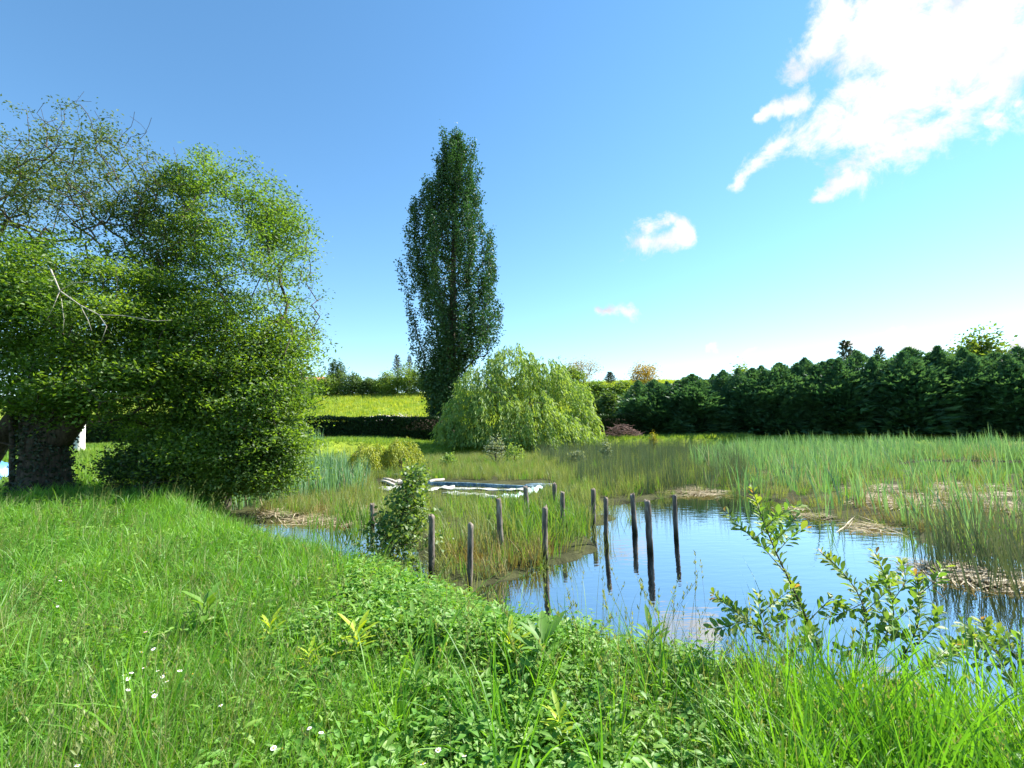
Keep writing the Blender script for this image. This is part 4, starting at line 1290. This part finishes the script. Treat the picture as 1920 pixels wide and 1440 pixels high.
def pads(name, n):
    C = np.column_stack([rng.normal(0, .14, n), rng.normal(0, .14, n), np.full(n, .004) + rng.uniform(0, .004, n)])
    a = rng.uniform(0, 6.283, n)
    V, F = leaves_mesh(C, np.column_stack([np.cos(a), np.sin(a), np.zeros(n)]), np.tile([0, 0, 1.0], (n, 1)), rng.uniform(.02, .06, n), .025, .0)
    return mesh_np(name, V, F, [MARSH])
pad_m = [pads('floating_leaves', 14) for _ in range(4)]
q = np.array(edge_pts)[rng.integers(0, len(edge_pts), 260)] + rng.normal(0, .35, (260, 2))
q = q[in_open(q[:, 0], q[:, 1])]
scatter('floating_weed', np.column_stack([q, np.zeros(len(q))]), np.stack([np.zeros(len(q)), np.zeros(len(q)), rng.uniform(0, 6.28, len(q))], 1), rng.uniform(.5, 1.1, len(q)), pad_m, 'specks of floating weed along the open water margin', 'water weed')

# ------------------------------------------------------------------ meadow in front
def land(x, y, m_=.05):
    return (~inside(POND, x, y)) & (height(x, y) > m_)
grass_m = [clump('grass_tuft', GRASS_A, 16, .21, .45, .0085, .075, .6, 4, .85, (.14, .02)) for _ in range(9)] + [clump('grass_tuft', GRASS_B, 7, .26, .4, .005, .08, .45, 4, .6, (.15, .02)) for _ in range(2)]
q = polar(30000, 1.3, 34, 66)
q = keep(q, land)
r_ = np.hypot(q[:, 0], q[:, 1])
tall = .75 + .35 * smooth((-q[:, 0] - .3) / 3) + .25 * wob(q[:, 0], q[:, 1])
scatter('meadow_grass', on_ground(q), yaw_rot(len(q), .18), tall * rng.uniform(.7, 1.2, len(q)) * (1 + .02 * r_), grass_m, 'long green meadow grass on the near bank', 'grass')
long_m = [clump('long_grass', GRASS_A, 11, .62, .35, .011, .09, .5, 6, .65, (-.12, .05)) for _ in range(6)]
q = np.concatenate([region(np.array([(.9, 1.5), (3.2, 1.6), (4.2, 2.6), (3.0, 2.75), (1.6, 2.9), (.9, 2.4)]), 340), polar(160, 1.8, 8, 55)])
q = keep(q, land)
scatter('tall_grass', on_ground(q), yaw_rot(len(q), .2), rng.uniform(.5, 1.12, len(q)), long_m, 'tall arching grass blades along the right foreground bank', 'grass')
herb_m = [herb_clump('herb_patch', HERB, 20, .2, .042, .5, .11) for _ in range(4)] + [herb_clump('herb_patch', HERB2, 18, .22, .05, .3, .11) for _ in range(3)]
q = polar(10500, 1.4, 14, 62)
q = keep(q, land)
patch = wob(q[:, 0] * .9 + 2, q[:, 1] * .9) + rng.normal(0, .25, len(q)) + .9 * np.exp(-((q[:, 0] + .2) ** 2 / 1.3 + (q[:, 1] - 4.3) ** 2 / 1.6))
q = q[patch > -.12]
scatter('ground_cover', on_ground(q), yaw_rot(len(q), .2), rng.uniform(.6, 1.35, len(q)), herb_m, 'small leafy ground cover mixed through the meadow', 'ground cover')
q = region(np.array([(-1.6, 3.6), (-.2, 3.2), (.6, 3.5), (.5, 4.5), (-.4, 5.4), (-1.7, 5.5)]), 950)
q = keep(q, lambda x, y: land(x, y, .02))
scatter('periwinkle_patch', on_ground(q, .07), yaw_rot(len(q), .25), rng.uniform(.8, 1.4, len(q)), herb_m, 'dense mound of glossy small-leaved creeper before the posts', 'ground cover')
wisp_m = [clump('wispy_grass', GRASS_B, 12, .5, .4, .0045, .1, .35, 6, .6, (.38, .05)) for _ in range(4)] + [clump('wispy_grass', GRASS_A, 12, .42, .4, .007, .1, .35, 6, .6, (.34, .05)) for _ in range(3)]
q = keep(polar(3000, 1.6, 13, 62), land)
q = q[(wob(q[:, 0] * .6 + 1, q[:, 1] * .6) * .8 + smooth((-q[:, 0] - .2) / 2.5) + rng.normal(0, .25, len(q))) > .42]
scatter('wispy_grass', on_ground(q), np.stack([rng.normal(0, .12, len(q)), rng.normal(0, .12, len(q)), rng.normal(0, .5, len(q))], 1), rng.uniform(.6, 1.1, len(q)), wisp_m, 'long wind-bent wispy grass in the left meadow', 'grass')
# seed stalks
def stalks(name, n):
    mb = MB()
    Cs, Ds = [], []
    for _ in range(n):
        p = np.array([rng.normal(0, .12), rng.normal(0, .12), -.02])
        H = rng.uniform(.45, .75); ln = np.array([rng.normal(.12, .12), rng.normal(0, .12), 0])
        t = np.linspace(0, 1, 5)[:, None]
        c = p + np.array([0, 0, H]) * t + ln * t ** 2
        mb.tube(c, [.0016, .0014, .0012, .001, .0008], 3, False)
        for k in range(9):
            Cs.append(c[-1] + (c[-2] - c[-1]) * rng.uniform(0, .75)); Ds.append(rand_unit(1)[0] * .5 + np.array([0, 0, 1]))
    V, F = leaves_mesh(np.array(Cs), np.array(Ds), rand_unit(len(Cs)), .028, .008)
    mb.add(V, F)
    return mb.mesh(name, GRASS_B)
st_m = [stalks('seed_stalks', 4) for _ in range(5)]
q = keep(polar(330, 2.2, 12, 58), land)
scatter('seed_stalks', on_ground(q), yaw_rot(len(q), .1), rng.uniform(.6, 1.1, len(q)), st_m, 'thin flowering grass stalks over the meadow', 'grass')
# lawn by the hedge, hillside field
lawn_m = [clump('lawn_tuft', LAWN, 16, .2, .5, .03, .3, .4, 3, .5) for _ in range(5)]
q = np.concatenate([region(np.array([(-30, 14), (-7.5, 13), (-9, 24), (-6, 36), (20, 40), (22, 47), (-32, 48)]), 15000)])
q = keep(q, lambda x, y: land(x, y, .1))
scatter('lawn_grass', on_ground(q), yaw_rot(len(q), .15), rng.uniform(.7, 1.5, len(q)), lawn_m, 'short sunlit lawn behind the pond and under the trees', 'grass')
field_m = [clump('field_tuft', FIELD, 14, .5, .5, .06, .45, .4, 3, .5) for _ in range(5)] + [clump('field_tuft', LAWN, 14, .45, .5, .06, .45, .4, 3, .5)]
q = np.concatenate([region(np.array([(-50, 49), (-14, 49), (-10, 60), (45, 60), (48, 118), (-60, 118)]), 17000), region(np.array([(-14, 49), (30, 49), (30, 60), (-10, 60)]), 3000)])
scatter('field_grass', on_ground(q), yaw_rot(len(q), .15), rng.uniform(.6, 1.5, len(q)), field_m, 'sunlit yellow-green rough grass on the hillside field', 'grass')
flw = MB()
q = region(np.array([(-45, 56), (-12, 54), (-14, 66), (-45, 68)]), 2600)
q = q[wob(q[:, 0] * .25, q[:, 1] * .5) > .02]
pts = on_ground(q, .45)
V, F = leaves_mesh(pts, rand_unit(len(pts)), np.tile([0, -.3, 1.0], (len(pts), 1)), .22, .2)
tag(obj('yellow_flowers', mesh_np('yellow_flowers', V, F, [leaf_mat('yellow_petal', (.6, .42, .02), (.75, .6, .04), .3)])), 'drift of yellow wild flowers across the lower field', 'flowers', kind='stuff')

# ------------------------------------------------------------------ saplings and plants, leaf by leaf
def leaf_mesh(name, mat, L_, wr, fold=.15, curl=-.12, tip=.62):
    prof = [(0, 0), (.15, .35), (.38, .8), (tip, 1.0), (.85, .66), (1, 0)]
    V, F = [], []
    for t, w in prof:
        z = curl * L_ * t * t
        if w == 0:
            V.append((0, t * L_, z))
        else:
            V += [(-w * wr * L_ * .5, t * L_, z + fold * w * wr * L_), (0, t * L_, z), (w * wr * L_ * .5, t * L_, z + fold * w * wr * L_)]
    F = [(0, 2, 1), (0, 3, 2)]
    for k in range(3):
        a = 1 + 3 * k
        F += [(a, a + 1, a + 4), (a, a + 4, a + 3), (a + 1, a + 2, a + 5), (a + 1, a + 5, a + 4)]
    F += [(10, 11, 13), (11, 12, 13)]
    return mesh_np(name, V, np.array(F), [mat])
SH = {k: [leaf_mesh('leaf', m_, 1.0, w) for w in (.42, .52)] for k, m_ in (('g', SHRUB_L), ('y', SHRUB_Y), ('r', SHRUB_R))}
def put_leaf(parent, me_, c, d, nrm, s_):
    d = Vector(d).normalized(); n = Vector(nrm)
    x = d.cross(n).normalized(); n = x.cross(d).normalized()
    o = bpy.data.objects.new('leaf', me_)
    COL.objects.link(o)
    o.parent = parent
    Mx = Matrix(((x[0], d[0], n[0], c[0]), (x[1], d[1], n[1], c[1]), (x[2], d[2], n[2], c[2]), (0, 0, 0, 1))) @ Matrix.Scale(s_, 4)
    if parent.parent is None:
        o.matrix_parent_inverse = Matrix.Translation(-Vector(parent.location))
    o.matrix_basis = Mx
    return o
def twig_curve(pxs, d0, d1, n=14):
    q = np.array([P(a, b, d0 + (d1 - d0) * k / (len(pxs) - 1)) for k, (a, b) in enumerate(pxs)])
    s_ = np.linspace(0, len(q) - 1, n)
    c = np.stack([np.interp(s_, range(len(q)), q[:, k]) for k in range(3)], 1)
    c[1:-1] = (c[:-2] + 2 * c[1:-1] + c[2:]) / 4
    return c
def sapling(base_px, stems, d, label, name, leaf_s=(.042, .078), rad=.006, per_m=74, cat='shrub'):
    b = P(base_px[0], base_px[1], d); 
    b[2] = hz(b[0], b[1])
    root = empty(name, b, label, cat)
    cnt_ = 0
    extra = []
    for pxs, dd, r0, young in stems[:2]:
        for _ in range(2):
            k = rng.integers(0, len(pxs) - 2); a_ = pxs[k]; b_ = pxs[k + 1]; t = rng.uniform(.4, 1)
            p_ = (a_[0] + (b_[0] - a_[0]) * t, a_[1] + (b_[1] - a_[1]) * t); sx = rng.choice([-1, 1])
            extra.append(([p_, (p_[0] + sx * 30, p_[1] - 25), (p_[0] + sx * rng.uniform(45, 75), p_[1] - rng.uniform(30, 70))], rng.normal(0, .15), .0028, True))
    stems = list(stems) + extra
    for k, (pxs, dd, r0, young) in enumerate(stems):
        c = twig_curve(pxs, d, d + dd)
        if k == 0 or pxs[0] == stems[0][0][0]:
            c[0] = b + (0, 0, -.03)
        mb = MB(); mb.tube(c, np.linspace(r0, r0 * .3, len(c)), 6)
        so_ = under(obj('stem', mb.mesh('stem', BARK if r0 > .004 else rough_mat('green_twig', (.08, .09, .03), (.16, .15, .06), 20), True)), root)
        L_ = np.sum(np.linalg.norm(np.diff(c, axis=0), axis=1))
        nl = max(5, int(L_ * per_m))
        for q_ in range(nl):
            t = .22 + .78 * (q_ + rng.uniform(0, .6)) / nl
            if t > 1: t = 1.0
            f_ = t * (len(c) - 1); i = min(int(f_), len(c) - 2)
            p = c[i] + (c[i + 1] - c[i]) * (f_ - i)
            ax_ = unit((c[i + 1] - c[i])[None])[0]
            a = q_ * 2.4 + rng.normal(0, .4)
            e1 = unit(np.cross(ax_, [0.2, 1, .1])[None])[0]; e2 = np.cross(ax_, e1)
            od = (e1 * math.cos(a) + e2 * math.sin(a))
            dl = od * .8 + ax_ * rng.uniform(.4, 1.0) + np.array([0, 0, .1])
            s_ = rng.uniform(*leaf_s) * (1.0 if t < .9 else .7)
            kind = 'g'
            if t > .84 and young: kind = 'y'
            if t > .94 and rng.uniform() < .3: kind = 'r'
            if rng.uniform() < .1: kind = 'y'
            put_leaf(so_, SH[kind][rng.integers(0, 2)], p + od * .006, dl, ax_ * .8 + np.array([rng.normal(0, .4), rng.normal(0, .4), .7]), s_)
            cnt_ += 1
    return root
sapling((1560, 1300), [
    ([(1560, 1300), (1535, 1210), (1490, 1110), (1452, 1030), (1428, 970), (1410, 915)], .15, .008, True),
    ([(1470, 1072), (1430, 1025), (1395, 995), (1358, 958)], .1, .003, True),
    ([(1456, 1036), (1480, 1010), (1512, 990)], .05, .003, True),
    ([(1515, 1165), (1560, 1120), (1600, 1150)], .1, .003, False),
    ([(1505, 1150), (1470, 1165), (1440, 1185)], -.1, .003, False),
    ([(1560, 1300), (1520, 1190), (1500, 1130), (1478, 1080)], .2, .004, True)], 3.15,
    'slender shrub with tall leafy shoot in the right foreground, before the open water', 'leafy_shrub')
sapling((1575, 1305), [
    ([(1575, 1305), (1615, 1240), (1630, 1170), (1610, 1110), (1570, 1060), (1537, 1035)], .1, .006, True),
    ([(1575, 1305), (1640, 1225), (1680, 1160), (1665, 1090), (1640, 1035)], .25, .006, True),
    ([(1672, 1130), (1700, 1090), (1690, 1050)], .1, .003, True),
    ([(1620, 1130), (1580, 1150), (1545, 1160)], .0, .003, False),
    ([(1645, 1215), (1610, 1215), (1570, 1225)], -.1, .003, False)], 3.2,
    'bushy shrub with several leafy shoots, middle of the right foreground', 'leafy_shrub')
sapling((1620, 1310), [
    ([(1620, 1310), (1690, 1240), (1725, 1170), (1722, 1110), (1718, 1075)], .15, .006, True),
    ([(1620, 1310), (1720, 1265), (1780, 1235), (1820, 1205)], .1, .005, True),
    ([(1700, 1225), (1750, 1180), (1762, 1140)], .15, .003, True),
    ([(1735, 1262), (1770, 1280), (1800, 1285)], -.1, .003, False),
    ([(1715, 1190), (1680, 1180), (1655, 1190)], -.05, .003, False),
    ([(1620, 1310), (1660, 1280), (1700, 1300), (1740, 1310)], -.15, .004, False)], 3.2,
    'leafy shrub with reddish tips, rightmost of the foreground clump', 'leafy_shrub', leaf_s=(.046, .084))
sapling((1540, 1300), [
    ([(1540, 1300), (1470, 1225), (1400, 1160), (1335, 1112)], .1, .005, True),
    ([(1440, 1195), (1425, 1150), (1420, 1110)], .1, .003, True),
    ([(1400, 1160), (1365, 1175), (1330, 1180)], -.05, .003, True)], 3.1,
    'low shrub shoot leaning left over the water margin', 'leafy_shrub')
sapling((1930, 1345), [
    ([(1930, 1345), (1890, 1270), (1865, 1210), (1838, 1160)], .1, .005, True),
    ([(1900, 1290), (1915, 1230), (1918, 1190)], .1, .004, True),
    ([(1880, 1250), (1850, 1245), (1825, 1235)], 0, .003, True)], 2.9,
    'leafy shrub at the right frame edge', 'leafy_shrub')
# poplar sapling leaning over the inlet
b = hit(722, 1072)
ps = empty('poplar_sapling', b, 'leaning poplar sapling with small round leaves left of the posts', 'sapling')
dS = b[1]
pts = np.concatenate([np.array([P(722 + (y_ - 1060) * -.36 + rng.normal(0, 10 + 24 * smooth((y_ - 900) / 120)), y_, dS + rng.normal(0, .2)) for y_ in rng.uniform(880, 1065, 200)])])
A, par, paths, tips, cnt = grow([b, P(738, 1010, dS), P(760, 950, dS), P(788, 890, dS)], pts, step=.15)
under(obj('stem', wood_mesh('stem', A, paths, cnt, .0025, .014, BARK_TWIG)), ps)
V, F = spray(pts, 17, .075, .05, .95, oval=True)
c_ = under(obj('crown', mesh_np('crown', V, F, [leaf_mat('sapling_leaf', (.05, .13, .018), (.2, .3, .05), .45, gloss=.04)])), ps); c_['kind'] = 'stuff'
# small grey-green saplings before the weeping willow
for px, by, d, ty, hp, mat, lab in ((930, 872, 27, 812, 20, GREY_L, 'grey-green sapling in front of the weeping willow'), (965, 876, 26, 828, 18, WEEP_L, 'pale sapling with drooping shoots right of the grey-green one'),
                                    (842, 876, 25, 846, 15, WEEP_L, 'low pale sapling left of the grey-green one'), (1082, 878, 24, 846, 16, GREY_L, 'silvery seedling in the rushes, left of two'),
                                    (1138, 872, 25, 826, 10, GREY_L, 'silvery seedling in the rushes, right of two'), (1226, 850, 36, 812, 9, BUSH_Y, 'small yellow-green seedling by the brush pile')):
    bush('willow_seedling', px, by, d, hp, ty, mat, lab, 'sapling', per=16, npts=40, leaf=.12, zbase=.03)

# broad-leaved plants in the foreground
LEAFP = {'y': leaf_mesh('leaf', PLANT_Y, 1.0, .22, .12, -.35, .45), 'g': leaf_mesh('leaf', PLANT_G, 1.0, .24, .12, -.35, .45)}
PL = [(670, 1268, 'y', .9, 'bright yellow-green leafy plant, left of centre foreground'), (506, 1232, 'y', .6, 'small bright leafy plant beside the daisies'),
      (385, 1205, 'g', 1.0, 'green leafy plant in the left meadow'), (580, 1290, 'y', .5, 'small yellow-green plant below the left bright plant'),
      (776, 1225, 'g', .75, 'light green leafy plant at the creeper edge, left of two'), (832, 1245, 'g', .8, 'light green leafy plant at the creeper edge, right of two'),
      (958, 1272, 'y', .75, 'bright yellow leafy plant in the centre foreground'), (1022, 1300, 'g', 1.15, 'large green leafy plant in the centre foreground'),
      (1160, 1222, 'g', 1.35, 'largest green leafy plant at the water edge'), (1052, 1436, 'y', .55, 'bright leafy plant cut by the bottom frame edge'),
      (780, 1345, 'g', .6, 'small green plant in the middle of the bottom meadow'), (1225, 1262, 'g', .8, 'green leafy plant right of the largest one')]
for px, py, k, s_, lab in PL:
    b = hit(px, min(py, 1436))
    r_ = empty('leafy_plant', b, lab, 'plant', 'broad-leaved plants in the foreground')
    mb = MB(); hh = .13 + .15 * s_
    mb.tube([b - (0, 0, .02), b + (0.005, 0, hh * .5), b + (0, .01, hh)], [.004, .0035, .0025], 5)
    under(obj('stem', mb.mesh('stem', PLANT_G, True)), r_)
    nl = 20
    for q_ in range(nl):
        a = q_ * 2.4 + rng.normal(0, .2); t = q_ / nl
        el_ = .35 + .75 * t + rng.normal(0, .12)
        d = np.array([math.cos(a) * math.cos(el_), math.sin(a) * math.cos(el_), math.sin(el_)])
        put_leaf(r_, LEAFP[k if t > .3 else 'g'], b + np.array([0, 0, hh * (.35 + .65 * t)]), d, np.array([-d[0] * .5, -d[1] * .5, 1.0]), s_ * .2 * rng.uniform(.7, 1.2))

# daisies and clover heads
PETAL = rough_mat('white_petal', (.72, .68, .7), (.85, .82, .84), 30, bump=0)
PINK = rough_mat('mauve_petal', (.42, .14, .36), (.55, .22, .46), 30, bump=0)
DISC = rough_mat('yellow_disc', (.6, .4, .03), (.75, .55, .05), 60)
n = 11
V, F = [], []
for k in range(n):
    a = k * 6.283 / n
    d = np.array([math.cos(a), math.sin(a), .12]); s_ = np.array([-math.sin(a), math.cos(a), 0]) * .0032
    i = len(V)
    V += [d * .003, d * .0085 + s_, d * .0125, d * .0085 - s_]
    F.append((i, i + 1, i + 2, i + 3))
petal_me = mesh_np('petals', np.array(V), np.array(F), [PETAL])
petal_pink = mesh_np('petals', np.array(V), np.array(F), [PINK])
mb = MB(); mb.tube([(0, 0, -.002), (0, 0, .002), (0, 0, .004)], [.0042, .0042, .002], 8); disc_me = mb.mesh('centre', DISC)
mb = MB(); mb.tube([(0, 0, -.22), (.004, 0, -.1), (0, 0, 0)], [.001, .001, .0009], 4); stem_me = mb.mesh('stem', PLANT_G)
DA = [(86, 1082), (90, 1088), (105, 1082), (113, 1089), (105, 1122), (108, 1137), (262, 1160), (208, 1178), (288, 1217), (265, 1223), (271, 1252), (246, 1262), (233, 1266), (240, 1273), (296, 1258), (310, 1263),
      (305, 1269), (313, 1278), (337, 1258), (361, 1264), (286, 1297), (290, 1305), (240, 1294), (414, 1323), (145, 1436), (513, 1403), (529, 1404), (580, 1366), (602, 1374), (785, 1410), (822, 1407), (871, 1418), (793, 1433), (645, 1201)]
for k, (px, py) in enumerate(DA + [(273, 1185)]):
    d_ = ray(px, py); q_ = CAM + d_ * (np.arange(1.3, 14, .02) / d_[1])[:, None]
    hgt = q_[np.argmax(q_[:, 2] <= height(q_[:, 0], q_[:, 1]) + .27)]
    pink = k == len(DA)
    near_b = py > 1330
    r_ = empty('daisy', hgt, 'single mauve flower above the daisies in the left meadow' if pink else ('small white flower in the grass near the bottom frame edge' if near_b else 'small white daisy in the left meadow grass'),
               'flower', None if pink else ('white flowers near the bottom edge' if near_b else 'daisies in the left meadow'))
    r_.rotation_euler = (rng.normal(.25, .2), rng.normal(0, .25), rng.uniform(0, 6.28))
    s_ = rng.uniform(.75, 1.1); r_.scale = (s_, s_, s_)
    obj('petals', petal_pink if pink else petal_me, r_); obj('centre', disc_me, r_); obj('stem', stem_me, r_)
